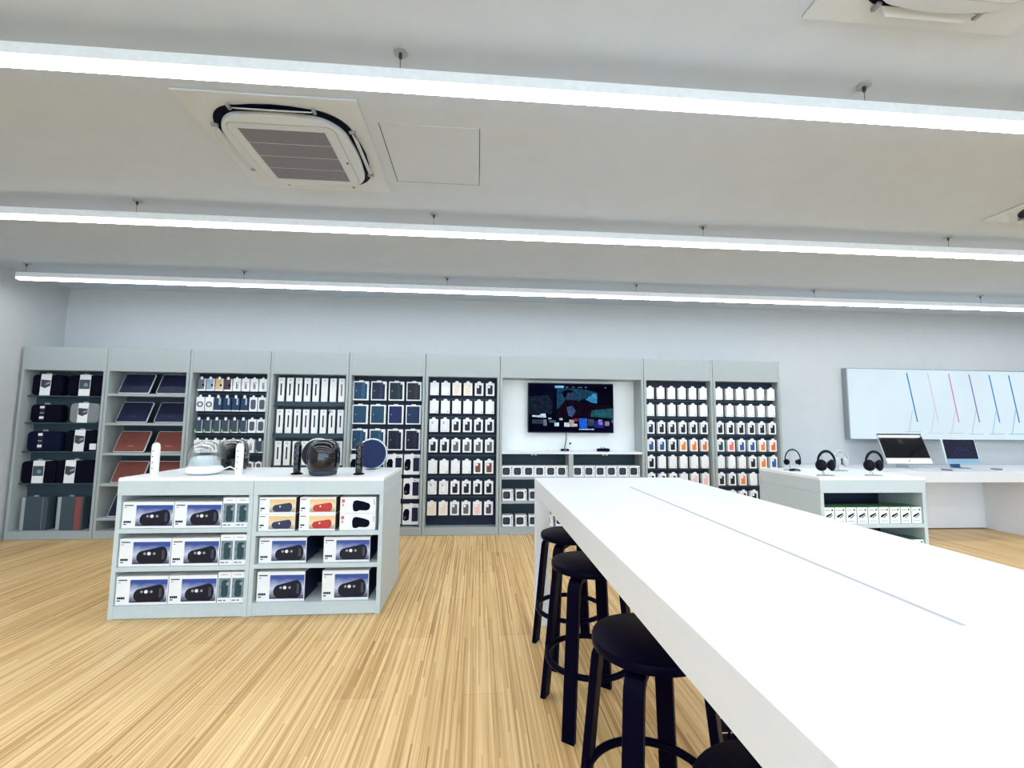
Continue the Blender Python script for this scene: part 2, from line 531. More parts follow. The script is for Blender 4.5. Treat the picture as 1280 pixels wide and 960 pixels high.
# ------------------------------------------------ phone case packs
COLS = {'black': (14, 14, 34), 'navy': (22, 26, 66), 'blue': (38, 84, 150), 'orange': (232, 128, 50), 'coral': (238, 106, 96),
        'green': (22, 66, 62), 'grey': (92, 92, 100), 'beige': (232, 212, 190), 'brown': (120, 62, 50), 'pink': (236, 196, 192),
        'clear': (222, 222, 224), 'plain': None, 'purple': (74, 62, 92), 'rust': (214, 112, 52)}
def case_pack(style, w_, h_, d_):
    def f():
        t = thing('phone_case_pack', '', 'phone case')
        ch = h_ - .022
        B(-w_ / 2, w_ / 2, 0, d_, 0, ch).build('carton', CARD if style != 'beige' else CARD2, t, bevel=.002)
        MB().prism([(-.026, ch), (.026, ch), (.020, ch + .014), (.012, ch + .022), (-.012, ch + .022), (-.020, ch + .014)], .001, .005).build('hang_tab', CARD, t)
        if style == 'plain':
            MB().prism(rrect(0, ch * .52, w_ * .56, ch * .66, .01), -.0006, .0006).build('case_print', mat('pale_print', (232, 233, 234), .4), t)
            MB().prism(circ(w_ * .30, ch * .13, .006, 8), -.0008, .0002).build('mark', DARK, t)
        elif style == 'clear':
            p = MB().prism(rrect(0, ch * .48, w_ * .60, ch * .72, .012), -.0006, .0006).build('case_print', mat('outline_print', (168, 170, 176), .4), t)
            MB().prism(rrect(0, ch * .48, w_ * .54, ch * .67, .010), -.0012, -.0002).build('case_inside', CARD, p)
            MB().prism(rrect(-w_ * .12, ch * .70, w_ * .2, ch * .15, .006), -.0018, -.0008).build('camera_patch', mat('outline_print', (168, 170, 176), .4), p)
        else:
            p = MB().prism(rrect(0, ch * .47, w_ * .58, ch * .72, .011), -.0006, .0006).build('case_print', mat('case_' + style, COLS[style], .4), t)
            MB().prism(rrect(-w_ * .13, ch * .705, w_ * .26, ch * .2, .006), -.0014, -.0004).build('camera_patch', CARD, p)
        return t
    return f
DESC = {'plain': 'all-white phone case pack', 'clear': 'white pack with clear outlined case'}
def packs(b, xs, zs, rows, w_, h_, d_, yf, where, yb):
    for r, row in enumerate(rows):
        for c, st in enumerate(row):
            if not st: continue
            de = DESC.get(st, 'white pack with %s phone case' % st)
            lb = '%s, %s in %s row, %s' % (de, ORD[c], ROW[r], where)
            o = place(('case', st, w_, h_, d_), case_pack(st, w_, h_, d_), (xs[c], yf, zs[r]), lb)
            o['group'] = 'phone case packs, ' + where
            hook(b, xs[c], zs[r] + h_ - .022 + .0026, yf + .0056, yb)
P_, K_, G_ = 'plain', 'black', 'grey'
xs6 = [-.537 + .139 * k for k in range(6)]
packs(bay6, xs6, [1.697, 1.470, 1.240, .989, .730, .479, .228],
      [[P_, P_, 'beige', 'beige', K_, K_], [P_] * 6, ['clear', 'clear', K_, K_, K_, K_], [K_, K_, G_, G_, G_, G_],
       [P_, P_, P_, P_, 'brown', 'brown'], ['clear', 'clear', K_, K_, K_, K_], ['beige', 'beige', G_, G_, 'pink', 'purple']],
      .108, .18, .05, 5.57, 'bay left of television', YP)
xs8 = [2.226 + .1425 * k for k in range(6)]
z8 = [1.685, 1.464, 1.238, 1.015, .80, .582, .36]
packs(bay8, xs8, z8, [[P_] * 6, [P_] * 6, ['navy', K_, K_, K_, K_, K_], ['blue', 'blue', K_, 'orange', 'orange', 'rust'],
                      [K_, P_, P_, P_, P_, P_], [K_, K_, K_, P_, 'pink', 'pink']], .098, .170, .055, 5.55, 'bay right of television', YP - .02)
xs9 = [3.153 + .143 * k for k in range(6)]
packs(bay9, xs9, z8, [[P_] * 6, [P_] * 6, [K_] * 6, ['green', 'coral', 'blue', 'blue', 'orange', 'rust'],
                      [P_, P_, P_, K_, 'orange', 'blue'], [K_, K_, 'orange', P_, P_, P_], [K_, K_, K_, K_, '', '']], .098, .170, .055, 5.55, 'rightmost bay', YP - .02)
for b_, zz in ((bay6, [1.66, 1.435, 1.205, .955, .695, .445]), (bay8, z8), (bay9, z8)):
    for z in zz:
        rail(b_, z - .012 if b_ is not bay6 else z, .018, YP - (.02 if b_ is not bay6 else 0) - .012, YP - (.02 if b_ is not bay6 else 0), 'peg_rail', SLATE)

# ------------------------------------------------ bay 1: rolled sleeves and folio boxes
SLV = {'black': (5, 5, 24), 'navy': (12, 18, 44), 'grey': (128, 134, 138)}
def sleeve(x0, x1, z0, h, col, band, label, extra=False):
    wd = x1 - x0
    t = thing('laptop_sleeve_roll', label, 'laptop sleeve', ((x0 + x1) / 2, 5.575, z0), 0, 'rolled laptop sleeves in the leftmost bay')
    m = mat('sleeve_' + col, SLV[col], .8, var=.12, scale=60, bump=.3, spec=.1)
    MB().prism(rrect(0, h / 2, wd, h, .045, 5), 0, .085).build('pouch', m, t, bevel=.018, seg=2, smooth=60)
    if band == 'wide':
        bxc = band_x = -.02 if wd < .36 else -.06
        p = MB().prism([(bxc - .055, 0), (bxc + .055, 0), (bxc + .062, h + .004), (bxc - .048, h + .004)], -.005, .088).build('paper_band', CARD, t)
        MB().prism([(bxc - .045, h * .42), (bxc + .0, h * .34), (bxc + .055, h * .46), (bxc + .058, h * .72), (bxc - .045, h * .76)], -.0065, -.0045).build('band_picture', DARK, p)
        MB().prism([(bxc + .005, h * .5), (bxc + .05, h * .56), (bxc + .05, h * .66), (bxc + .01, h * .58)], -.008, -.0055).build('band_detail', SEAM, p)
    elif band == 'photo':
        bxc = .0
        p = MB().prism([(bxc - .06, 0), (bxc + .06, 0), (bxc + .064, h + .004), (bxc - .056, h + .004)], -.005, .088).build('paper_band', CARD, t)
        MB().prism([(bxc - .055, h * .33), (bxc + .058, h * .33), (bxc + .06, h * .78), (bxc - .053, h * .78)], -.0065, -.0045).build('band_picture', mat('slate_photo', (66, 78, 86), .5), p)
        MB().prism(circ(bxc + .015, h * .53, .024, 10), -.008, -.0055).build('band_detail', mat('photo_blue', (120, 140, 165), .5), p)
    else:
        bxc = -.04
        p = MB().prism([(bxc - .03, h * .1), (bxc + .02, h * .1), (bxc + .032, h * .95), (bxc - .018, h * .95)], -.0025, .002).build('paper_band', mat('black_band', (24, 28, 40), .5), t)
        for q in (.2, .78):
            MB().prism([(bxc - .026, h * q), (bxc + .02, h * q), (bxc + .022, h * (q + .13)), (bxc - .024, h * (q + .13))], -.004, -.002).build('white_strip', CARD, p)
        MB().prism([(bxc - .022, h * .5), (bxc + .02, h * .5), (bxc + .02, h * .55), (bxc - .022, h * .55)], -.004, -.002).build('grey_strip', SEAM, p)
    MB().prism([(-.05, h), (.01, h), (.005, h + .022), (-.045, h + .022)], .03, .034).build('hang_tab', SEAM, t)
    if extra:
        B(wd * .3, wd * .3 + .07, -.006, .0, .02, .09).build('white_tag', CARD, t)
rowz1 = [1.632, 1.318, .985, .622]
sleeve(-5.19, -4.86, rowz1[0], .245, 'black', 'wide', 'black rolled sleeve with white band, left of top row, leftmost bay')
sleeve(-4.80, -4.43, rowz1[0], .245, 'black', 'photo', 'black rolled sleeve with photo band, right of top row, leftmost bay')
sleeve(-5.175, -4.845, rowz1[1], .208, 'black', 'slim', 'black rolled sleeve with slim dark band, left of grey rolled sleeve')
sleeve(-4.75, -4.43, rowz1[1], .225, 'grey', 'wide', 'grey felt rolled sleeve with white band in leftmost bay')
sleeve(-5.18, -4.82, rowz1[2], .228, 'navy', 'slim', 'dark navy rolled sleeve with slim band, third row of leftmost bay')
sleeve(-4.77, -4.43, rowz1[2], .245, 'black', 'wide', 'black rolled sleeve with white band and white tag, third row of leftmost bay', True)
sleeve(-5.21, -4.845, rowz1[3], .25, 'black', 'photo', 'black rolled sleeve with photo band, lowest sleeve row, next to left wall')
sleeve(-4.835, -4.425, rowz1[3], .258, 'black', 'wide', 'black rolled sleeve with white band, lowest sleeve row of leftmost bay')
for z in rowz1:
    rail(bay1, z - .001, .014, 5.575, 5.69)
for k, (x0, x1, ex) in enumerate(((-5.155, -4.885, None), (-4.775, -4.50, 1))):
    t = thing('folio_box', ['dark slate folio box with pale spine, bottom left of leftmost bay', 'dark slate folio box with rust red edge, bottom of leftmost bay'][k], 'folio box', ((x0 + x1) / 2, 5.565, .094), 0, 'folio boxes on the bottom of the leftmost bay')
    hw = (x1 - x0) / 2
    B(-hw, hw, 0, .1, 0, .375).build('box', mat('slate_card', (62, 76, 86), .5), t, bevel=.003)
    B(-hw - .002, -hw + .035, -.002, .101, .004, .371).build('spine', mat('pale_spine', (156, 164, 170), .5), t)
    if ex:
        B(hw - .085, hw - .02, -.002, .0, .004, .371).build('red_edge', mat('rust_edge', (134, 74, 70), .5), t)
    else:
        B(hw - .05, hw - .047, -.002, .0, .004, .371).build('edge_line', SEAM, t)
    MB().prism([(-.04, .375), (.02, .375), (.01, .39), (-.03, .39)], .02, .024).build('hang_tab', SEAM, t)

# ------------------------------------------------ bay 2: tilted sleeves on shelves
for z in (1.662, 1.322, .975, .622, .238):
    rail(bay2, z, .03, 5.515, 5.80, 'shelf', GREY)
def tilt_sleeve(col):
    def f():
        t = thing('laptop_sleeve', '', 'laptop sleeve', group='laptop sleeves leaning on the shelves')
        R = Matrix.Rotation(math.radians(-25), 4, 'X')
        m = MB().prism(rrect(0, .1325, .345, .265, .02), 0, .014).xform(R)
        m.build('sleeve_edge', mat('silver_edge', (205, 208, 212), .4), t, bevel=.0015)
        fc = {'navy': (10, 18, 50), 'brown': (116, 62, 54)}[col]
        p = MB().prism(rrect(0, .1325, .33, .25, .014), -.002, .001).xform(R).build('cover', mat('leather_' + col, fc, .5, var=.1, scale=90, bump=.2), t)
        MB().prism(rrect(0, .075, .07, .009, .004), -.0032, -.0012).xform(R).build('embossed_mark', mat('emboss_' + col, tuple(min(255, int(v * 1.5 + 14)) for v in fc), .5), p)
        return t
    return f
for r, (z, cl) in enumerate(((1.665, 'navy'), (1.325, 'navy'), (.978, 'brown'), (.625, 'brown'), (.241, 'navy'))):
    for c, x in enumerate((-4.052, -3.630)):
        if r == 4 and c == 1: continue
        place('tilt' + cl, tilt_sleeve(cl), (x, 5.545, z + .0045), '%s laptop sleeve leaning back, %s of the %s shelf, second bay' % (cl, ('left', 'right')[c], ROW[r]))

# ------------------------------------------------ bay 3: cables and chargers
def cable_pack(style, w_, h_):
    def f():
        t = thing('accessory_pack', '', 'accessory pack', group='cables and chargers hung in the third bay')
        d_ = .045
        if style in ('grey', 'sky', 'tan', 'maroon'):
            cl = {'grey': (104, 108, 122), 'sky': (150, 172, 190), 'tan': (206, 178, 134), 'maroon': (74, 56, 62)}[style]
            B(-w_ / 2, w_ / 2, 0, d_, .018, h_ * .88).build('carton', mat('acc_' + style, cl, .4), t, bevel=.002)
            B(-w_ / 2 - .001, w_ / 2 + .001, -.001, d_, 0, .018).build('white_base', CARD, t)
            MB().prism(circ(w_ * .22, h_ * .4, .014, 10), -.0008, .0008).build('printed_plug', INK, t)
            B(w_ * .38, w_ / 2 + .001, -.001, d_ * .4, .018, h_ * .86).build('white_edge', CARD, t)
        elif style == 'cable':
            B(-w_ / 2, w_ / 2, 0, d_, 0, h_ * .9).build('carton', CARD, t, bevel=.002)
            MB().tube([(w_ * .25, -.001, h_ * .62), (-w_ * .05, -.001, h_ * .62), (-w_ * .05, -.001, h_ * .18), (w_ * .12, -.001, h_ * .18), (w_ * .12, -.001, h_ * .5)], .004, 5).build('printed_cable', INK, t)
        elif style == 'ring':
            B(-w_ / 2, w_ / 2, 0, d_, 0, h_ * .86).build('carton', CARD, t, bevel=.002)
            MB().tube([(.028 * math.cos(a * .5236), -.001, h_ * .42 + .028 * math.sin(a * .5236)) for a in range(12)], .007, 5, True).build('printed_ring', DARK, t)
        elif style == 'blister':
            B(-w_ / 2, w_ / 2, 0, d_, .014, h_ * .84).build('blister', mat('navy_blister', (34, 58, 88), .25), t, bevel=.004)
            B(-w_ / 2, w_ / 2, -.001, d_, 0, .014).build('white_base', CARD, t)
            B(w_ * .12, w_ * .32, -.001, .0, h_ * .4, h_ * .8).build('white_cable_print', mat('pale_blue_print', (170, 185, 200), .4), t)
        elif style == 'window':
            B(-w_ / 2, w_ / 2, 0, d_, 0, h_ * .88).build('carton', CARD, t, bevel=.002)
            MB().prism(rrect(0, h_ * .44, w_ * .66, h_ * .6, .02), -.0008, .0008).build('window', mat('slate_window', (78, 88, 104), .3), t)
        elif style == 'clam':
            B(-w_ / 2, w_ / 2, 0, d_, .012, h_ * .84).build('blister', mat('slate_blister', (60, 76, 94), .2), t, bevel=.004)
            B(-w_ / 2 + .02, w_ / 2, -.001, d_, 0, .012).build('white_base', CARD, t)
            B(w_ / 2 - .014, w_ / 2, -.001, d_, .012, h_ * .82).build('white_edge', SEAM, t)
            MB().prism([(-w_ / 2, .004), (-w_ * .1, .004), (-w_ / 2, h_ * .26)], -.0012, .0008).build('green_corner', mat('lime_print', (150, 178, 110), .4), t)
        elif style == 'red':
            B(-w_ / 2, w_ / 2, 0, d_, 0, h_ * .86).build('carton', CARD, t, bevel=.002)
            B(-w_ * .35, w_ * .35, -.0008, .0008, h_ * .22, h_ * .5).build('red_print', mat('red_print', (196, 120, 112), .4), t)
        MB().prism([(-.014, h_ * .8), (.014, h_ * .8), (.014, h_ * .95), (.007, h_), (-.007, h_), (-.014, h_ * .95)], -.001, .003).build('hang_tab', CARD, t)
        return t
    return f
ACC = {'grey': 'grey boxed charger', 'sky': 'pale blue boxed charger', 'tan': 'tan boxed charger', 'maroon': 'maroon boxed charger', 'cable': 'white box with black cable print',
       'ring': 'white box with dark ring print', 'blister': 'navy blister pack with white base', 'window': 'white box with dark window', 'clam': 'slate clamshell with lime corner', 'red': 'white box with red print'}
xs3 = [-3.307 + .1015 * k for k in range(8)]
rows3 = [(1.712, .17, .088, ['grey', 'sky', 'tan', 'maroon', 'cable', 'cable', 'cable', 'cable']),
         (1.468, .195, .09, ['ring', 'ring', 'blister', 'blister', 'blister', 'blister', 'window', 'window']),
         (1.212, .185, .09, ['clam'] * 6 + ['window', 'window']),
         (.975, .175, .082, ['red', 'red', 'red', 'red', 'cable', 'cable', 'cable', 'clam']),
         (.785, .09, .075, ['window'] * 8)]
for r, (z, h, w_, st) in enumerate(rows3):
    for c, s_ in enumerate(st):
        place(('acc', s_, h), cable_pack(s_, w_, h), (xs3[c], 5.57, z), '%s, %s in %s row, third bay' % (ACC[s_], ORD[c], ROW[r]))
        hook(bay3, xs3[c], z + h * {'grey': .88, 'sky': .88, 'tan': .88, 'maroon': .88, 'cable': .9, 'ring': .86, 'blister': .84, 'window': .88, 'clam': .84, 'red': .86}[s_] + .0026, 5.5736, YP)
    rail(bay3, z - .02, .018, YP - .012, YP, 'peg_rail', SLATE)

# ------------------------------------------------ bay 4: tall white boxes
def tall_box(style):
    def f():
        t = thing('tall_white_box', '', 'box', group='tall narrow white boxes in the fourth bay')
        B(-.037, .037, 0, .022, 0, .288).build('carton', CARD, t, bevel=.0015)
        m = {'black': INK, 'white': mat('pale_stick', (226, 227, 229), .4), 'brown': mat('brown_stick', (112, 84, 88), .4)}[style]
        MB().prism(rrect(0, .145, .016, .145, .003), -.0008, .0008).build('printed_stick', m, t)
        MB().prism(rrect(0, .262, .03, .026, .004), -.0008, .0008).build('printed_logo', mat('pale_grey_print', (196, 200, 206), .4), t)
        return t
    return f
xs4 = [-2.384 + .1024 * k for k in range(8)]
for r, z in enumerate((1.597, 1.212, .829)):
    for c in range(8):
        s_ = (['black'] * 5 + ['white', 'white', 'brown'])[c] if r == 0 else 'black'
        o = place(('tall', s_), tall_box(s_), (xs4[c], 5.575, z), 'tall white box with %s printed stick, %s in %s row, fourth bay' % (s_, ORD[c], ROW[r]))
    rail(bay4, z - .001, .055, 5.58, YP + .02, 'shelf_bar')
t = tag(MB().prism([(-.014, -.022), (-.004, -.026), (.016, .02), (.006, .026)], 0, .008).build('security_tag', INK, None, bevel=.002, loc=(xs4[6] - .03, 5.566, 1.47)), 'small black security tag on seventh tall white box, second row', 'security tag')

# ------------------------------------------------ bay 5: folios and boxed headsets
FOL = {'teal navy': (28, 62, 92), 'ink navy': (22, 30, 58), 'green black': (16, 36, 48), 'charcoal': (22, 28, 36), 'petrol': (26, 66, 92), 'royal navy': (18, 32, 84), 'deep navy': (20, 42, 80), 'midnight': (12, 18, 42)}
def folio(col, h, split):
    def f():
        t = thing('tablet_folio_pack', '', 'tablet folio', group='tablet folios hung in the fifth bay')
        B(-.093, .093, 0, .04, 0, h).build('carton', CARD, t, bevel=.002)
        p = MB().prism(rrect(-.003, h / 2, .155, h - .03, .006), -.0012, .0008).build('folio_front', mat('folio_' + col, FOL[col], .5, var=.08), t)
        if split:
            B(.012, .045, -.0022, -.0010, .016, h - .016).build('folio_flap', mat('folioflap_' + col, tuple(int(v * 1.25 + 8) for v in FOL[col]), .5), p)
            MB().prism(rrect(.062, h - .024, .024, .022, .004), -.0022, -.0008).build('corner_sticker', CARD, p)
        MB().prism(circ(-.052, h * .5, .007, 8), -.0024, -.0010).build('mark', SEAM, p)
        for x in (-.014, .014):
            MB().prism([(x - .012, h), (x + .012, h), (x + .010, h + .012), (x - .010, h + .012)], .002, .006).build('hang_tab', CARD, t)
        return t
    return f
xs5 = [-1.435 + .2155 * k for k in range(4)]
fr = [(1.622, .236, 1, ['teal navy', 'ink navy', 'green black', 'charcoal']), (1.329, .238, 0, ['petrol', 'petrol', 'royal navy', 'deep navy']), (1.012, .255, 1, ['teal navy', 'petrol', 'midnight', 'midnight'])]
for r, (z, h, sp, cs) in enumerate(fr):
    for c, cl in enumerate(cs):
        place(('fol', cl, h), folio(cl, h, sp), (xs5[c], 5.575, z), '%s tablet folio in white frame, %s in %s row, fifth bay' % (cl, ORD[c], ROW[r]))
        hook(bay5, xs5[c], z + h + .0026, 5.5816, YP)
def headset_box():
    t = thing('headset_box', '', 'headset box', group='white boxed headsets low in the fifth bay')
    B(-.097, .097, 0, .06, 0, .243).build('carton', CARD, t, bevel=.002)
    MB().prism([(-.09, .06), (-.06, .045), (-.02, .06), (-.015, .16), (-.03, .19), (-.07, .185), (-.09, .14)], -.0012, .0008).build('printed_headset', INK, t)
    MB().prism(circ(-.068, .085, .018, 10), -.0022, -.0006).build('printed_earpiece', DARK, t)
    MB().prism(rrect(.052, .122, .075, .165, .008), -.0012, .0008).build('printed_case', mat('folio_ink', (20, 26, 60), .4), t)
    B(.03, .06, -.0012, .0008, .218, .224).build('text_line', DARK, t)
    MB().prism([(-.02, .243), (.02, .243), (.014, .256), (-.014, .256)], .002, .006).build('hang_tab', CARD, t)
    return t
for r, z in enumerate((.718, .425, .118)):
    for c in range(4):
        place('headset', headset_box, (xs5[c], 5.575, z), 'white box with dark headset print, %s in %s row, fifth bay' % (ORD[c], ROW[r + 3]))
        hook(bay5, xs5[c], z + .2456, 5.5816, YP)

# ------------------------------------------------ television bay interior
cx7 = bay7.location.x
hw7 = BW - TH
NICHE = mat('white_niche_panel', (236, 239, 240), .4, var=.01)
B(-hw7, hw7, .282, .2895, 1.004, ZH - .002).build('niche_back', NICHE, bay7)
B(-hw7, hw7, .0, .288, .976, 1.004).build('ledge', WHITE, bay7, bevel=.002)
B(1.151 - cx7, 1.207 - cx7, .002, .288, .093, .976).build('divider', GREY, bay7, bevel=.001)
for z in (.694, .403):
    B(-hw7, 1.151 - cx7, .0, .288, z - .028, z).build('shelf', GREY, bay7)
    B(1.207 - cx7, hw7, .0, .288, z - .028, z).build('shelf', GREY, bay7)
for x in (.70, .745, 1.615, 1.66):  # plain white plastic pucks, set in pairs under the ledge
    MB().lathe([(.012, 0), (.016, .006), (.016, .02)], 12).build('ledge_puck', PLASTIC, bay7, smooth=40, loc=(x - cx7, .1, .955))
def speaker_box():
    t = thing('smart_speaker_box', '', 'speaker box', group='small white speaker boxes below the television')
    B(-.068, .068, 0, .12, 0, .134).build('carton', CARD, t, bevel=.0015)
    MB().prism(rrect(-.014, .067, .088, .088, .02), -.001, .0008).build('printed_device', mat('device_print', (30, 34, 50), .4), t)
    MB().prism(rrect(-.016, .067, .060, .060, .014), -.0018, -.0006).build('printed_screen', mat('device_screen', (46, 52, 64), .4), t)
    for k in range(4):
        MB().prism(circ(.052, .108 - k * .027, .009 if k == 0 else .0065, 8), -.001, .0008).build('printed_dot', DARK, t)
    return t
CMP = ['left half', 'right half']
for h_, x0, n in ((0, .384, 6), (1, 1.281, 6)):
    for c in range(n):
        place('spk', speaker_box, (x0 + (.139 if h_ == 0 else .1445) * c, 5.545, .695), 'white speaker box, %s from left on upper shelf, %s of television bay' % (ORD[c], CMP[h_]))
for r, (z, nm) in enumerate(((.404, 'middle'), (.094, 'bottom'))):
    for c in range(5):
        place('spk', speaker_box, (.392 + .1665 * c, 5.545, z), 'white speaker box, %s from left on %s shelf of television bay' % (ORD[c], nm))

# television
tv = thing('television', 'black wall-mounted television showing a dark film scene above app tiles', 'television', (1.219, 5.70, 1.237))
TW, THH = 1.132, .647
B(-TW / 2, TW / 2, 0, .035, 0, THH).build('casing', mat('tv_black', (10, 11, 16), .3), tv, bevel=.003)
B(-.25, .25, .035, .092, .15, .5).build('wall_bracket', INK, tv)
scn = B(-TW / 2 + .010, TW / 2 - .010, -.002, .002, .012, THH - .010).build('screen', emit('tv_base', (8, 10, 32), .62, .5, 3), tv)
def tvp(pts, name, mm, d):
    """flat pieces of the picture; coordinates measured over the screen, 0..1 right and up"""
    P = [((u - .5) * TW, v * THH) for u, v in pts]
    MB().prism(P, -.002 - d, -.0015).build(name, mm, scn)
def Q(x, y): return ((x - 97) / 1053, (700 - y) / 610)
E_ = lambda n, c, s=1.: emit('tv_' + n, c, s * .62, .35, 22)
tvp([Q(450, 150), Q(760, 160), Q(950, 200), Q(950, 340), Q(720, 330), Q(560, 300), Q(450, 420)][::-1], 'picture_wall', E_('teal', (30, 66, 90)), .0004)
tvp([Q(800, 290), Q(900, 215), Q(945, 210), Q(945, 335), Q(880, 325)][::-1], 'picture_window', E_('cyan', (56, 140, 190)), .0008)
tvp([Q(880, 420), Q(1145, 395), Q(1145, 520), Q(860, 500)][::-1], 'picture_glow', E_('sea', (36, 88, 98)), .0006)
tvp([Q(110, 260), Q(340, 240), Q(400, 330), Q(390, 470), Q(110, 480)][::-1], 'picture_shelf', E_('murk', (26, 34, 52)), .0004)
tvp([Q(445, 520), Q(470, 400), Q(545, 310), Q(560, 290), Q(680, 300), Q(800, 330), Q(1150, 360), Q(1150, 395), Q(860, 420), Q(870, 530)][::-1], 'picture_coat', E_('coat', (20, 12, 26)), .0010)
tvp([Q(570, 390), Q(640, 365), Q(680, 430), Q(640, 505), Q(590, 490)][::-1], 'picture_shirt', E_('shirt', (66, 84, 128)), .0013)
tvp([Q(540, 280), Q(520, 215), Q(560, 185), Q(640, 185), Q(670, 235), Q(640, 290), Q(590, 300)][::-1], 'picture_head', E_('face', (44, 62, 92)), .0013)
tvp([Q(530, 260), Q(515, 200), Q(560, 172), Q(650, 180), Q(640, 205), Q(580, 210), Q(555, 270)][::-1], 'picture_hair', E_('hair', (8, 9, 26)), .0016)
tvp([Q(690, 320), Q(840, 260), Q(1000, 200), Q(1145, 180), Q(1145, 400), Q(880, 410)][::-1], 'picture_arm', E_('arm', (10, 9, 26)), .0005)
tvp([Q(425, 122), Q(535, 122), Q(535, 150), Q(425, 150)][::-1], 'menu_highlight', E_('hi', (120, 186, 226), 1.1), .0018)
for a, b_ in ((560, 590), (632, 668), (708, 762), (795, 818), (1040, 1060)):
    tvp([Q(a, 133), Q(b_, 133), Q(b_, 146), Q(a, 146)][::-1], 'menu_item', E_('mi', (92, 104, 140)), .0018)
tvp([Q(150, 488), Q(240, 490), Q(250, 470), Q(310, 468), Q(320, 515), Q(260, 516), Q(150, 506)][::-1], 'bright_caption', E_('cap', (190, 220, 235), 1.1), .0018)
for k, (a, b_, t0, b0, cl) in enumerate(((150, 280, 540, 590, (52, 60, 84)), (285, 325, 540, 615, (116, 122, 140)), (345, 385, 518, 535, (160, 190, 215)), (355, 435, 548, 575, (60, 100, 140)),
                                   (420, 475, 575, 620, (200, 220, 235)), (480, 520, 520, 545, (190, 195, 205)), (540, 600, 575, 625, (215, 225, 235)), (600, 660, 540, 625, (170, 160, 165)), (655, 715, 525, 560, (140, 40, 60)), (640, 700, 590, 622, (200, 200, 210)),
                                   (725, 820, 520, 640, (34, 96, 214)), (830, 905, 530, 615, (60, 66, 96)), (910, 1025, 550, 635, (40, 40, 130)), (960, 1010, 535, 600, (150, 150, 220)), (1040, 1095, 555, 610, (150, 130, 150)), (1125, 1148, 535, 575, (90, 100, 150)), (720, 905, 648, 662, (170, 200, 235)))):
    tvp([Q(a, t0), Q(b_, t0), Q(b_, b0), Q(a, b0)][::-1], 'app_tile', E_('tile%d' % k, cl), .0014)
tag(MB().tube([(1.165, 5.745, 1.25), (1.165, 5.745, 1.16), (1.15, 5.74, 1.08), (1.135, 5.72, 1.03), (1.13, 5.70, 1.018)], .005, 6).build('power_cable', INK, smooth=60), 'thin black cable dropping from television to small black box', 'cable')
o = thing('streaming_box', 'small black streaming box on white ledge under the television cable', 'streaming box', (1.136, 5.70, 1.005))
MB().prism(rrect(0, 0, .10, .075, .012), 0, .026, 'z').build('case', INK, o, bevel=.003, smooth=40)
B(-.02, .02, -.0385, -.0375, .010, .016).build('port', SEAM, o)
o = thing('game_controller', 'black game controller lying on the white ledge below the television', 'controller', (1.62, 5.66, 1.005), math.radians(8))
MB().prism([(-.075, .012), (-.05, .035), (-.02, .030), (.02, .030), (.05, .035), (.075, .012), (.088, -.03), (.078, -.052), (.06, -.05), (.04, -.022), (-.04, -.022), (-.06, -.05), (-.078, -.052), (-.088, -.03)], 0, .036, 'z').build('body', INK, o, bevel=.008, seg=2, smooth=60)
for x in (-.022, .022):
    MB().lathe([(.005, .034), (.005, .044), (.010, .045), (.010, .050)], 10).build('thumbstick', DARK, o, loc=(x, -.008, 0))
for x, y in ((.045, .01), (.055, .0), (.045, -.01), (.035, .0)):
    MB().lathe([(.004, .034), (.004, .039)], 8).build('button', DARK, o, loc=(x, y, 0))
o = thing('remote_stand', 'small white stand with black knob beside the streaming box', 'remote stand', (1.205, 5.69, 1.005))
MB().lathe([(.022, 0), (.022, .006), (.008, .012), (.007, .05), (.012, .06), (.012, .085)], 14).build('stem', PLASTIC, o, smooth=50)
MB().ball((0, 0, .095), .014, 10, 8).build('knob', INK, o, smooth=60)
for k, (x, w_, lb) in enumerate(((.90, .06, 'tiny white price plate on ledge, left of the streaming box'), (.985, .04, 'tiny white earphone case on ledge, near the streaming box'))):
    o = thing('price_plate' if k == 0 else 'earphone_case', lb, 'price plate' if k == 0 else 'earphone case', (x, 5.66, 1.005))
    MB().prism(rrect(0, 0, w_, .045, .01), 0, .012, 'z').build('plate', PLASTIC, o, bevel=.003)
    B(-w_ * .3, w_ * .3, -.018, .01, .012, .0128).build('print', SEAM if k == 0 else DARK, o)

# ================================================================== COUNTERS
YC, YCR = 3.327, 4.085
ZF, ZU = .83, .928
def counter(xa, xb, shelves, label):
    t = thing('display_counter', label, 'display counter', ((xa + xb) / 2, YC, 0), 0, 'grey low display counters')
    h = (xb - xa) / 2; d = YCR - YC; s = .03
    B(-h + .001, -h + s, .004, d, 0, ZF - .001).build('side_panel', GREY2, t, bevel=.001)
    B(h - s, h - .001, .004, d, 0, ZF - .001).build('side_panel', GREY2, t, bevel=.001)
    B(-h + .001, h - .001, 0, d, ZF, ZU).build('top_fascia', GREY2, t, bevel=.0015)
    B(-h + s, h - s, .008, .026, .004, .078).build('plinth', GREY2, t)
    B(-h + s, h - s, .004, d, .078, .09).build('bottom_shelf', GREY2, t)
    B(-h + s, h - s, .40, .418, .09, ZF - .001).build('back_panel', NAVYBACK, t)
    B(-h + s, h - s, d - .02, d, .004, ZF - .001).build('rear_panel', GREY2, t)
    for z in shelves:
        B(-h + s, h - s, .004, .40, z - .03, z).build('shelf', GREY2, t, bevel=.001)
    return t
counter(-2.48, -1.573, (.602, .345), 'left unit of the grey display island, filled edge to edge with speaker boxes')
counter(-1.573, -.667, (.575, .352), 'right unit of the grey display island, with red and navy speaker boxes')
counter(2.69, 3.585, (.588, .335), 'grey display counter beside the white table, under four headphones')
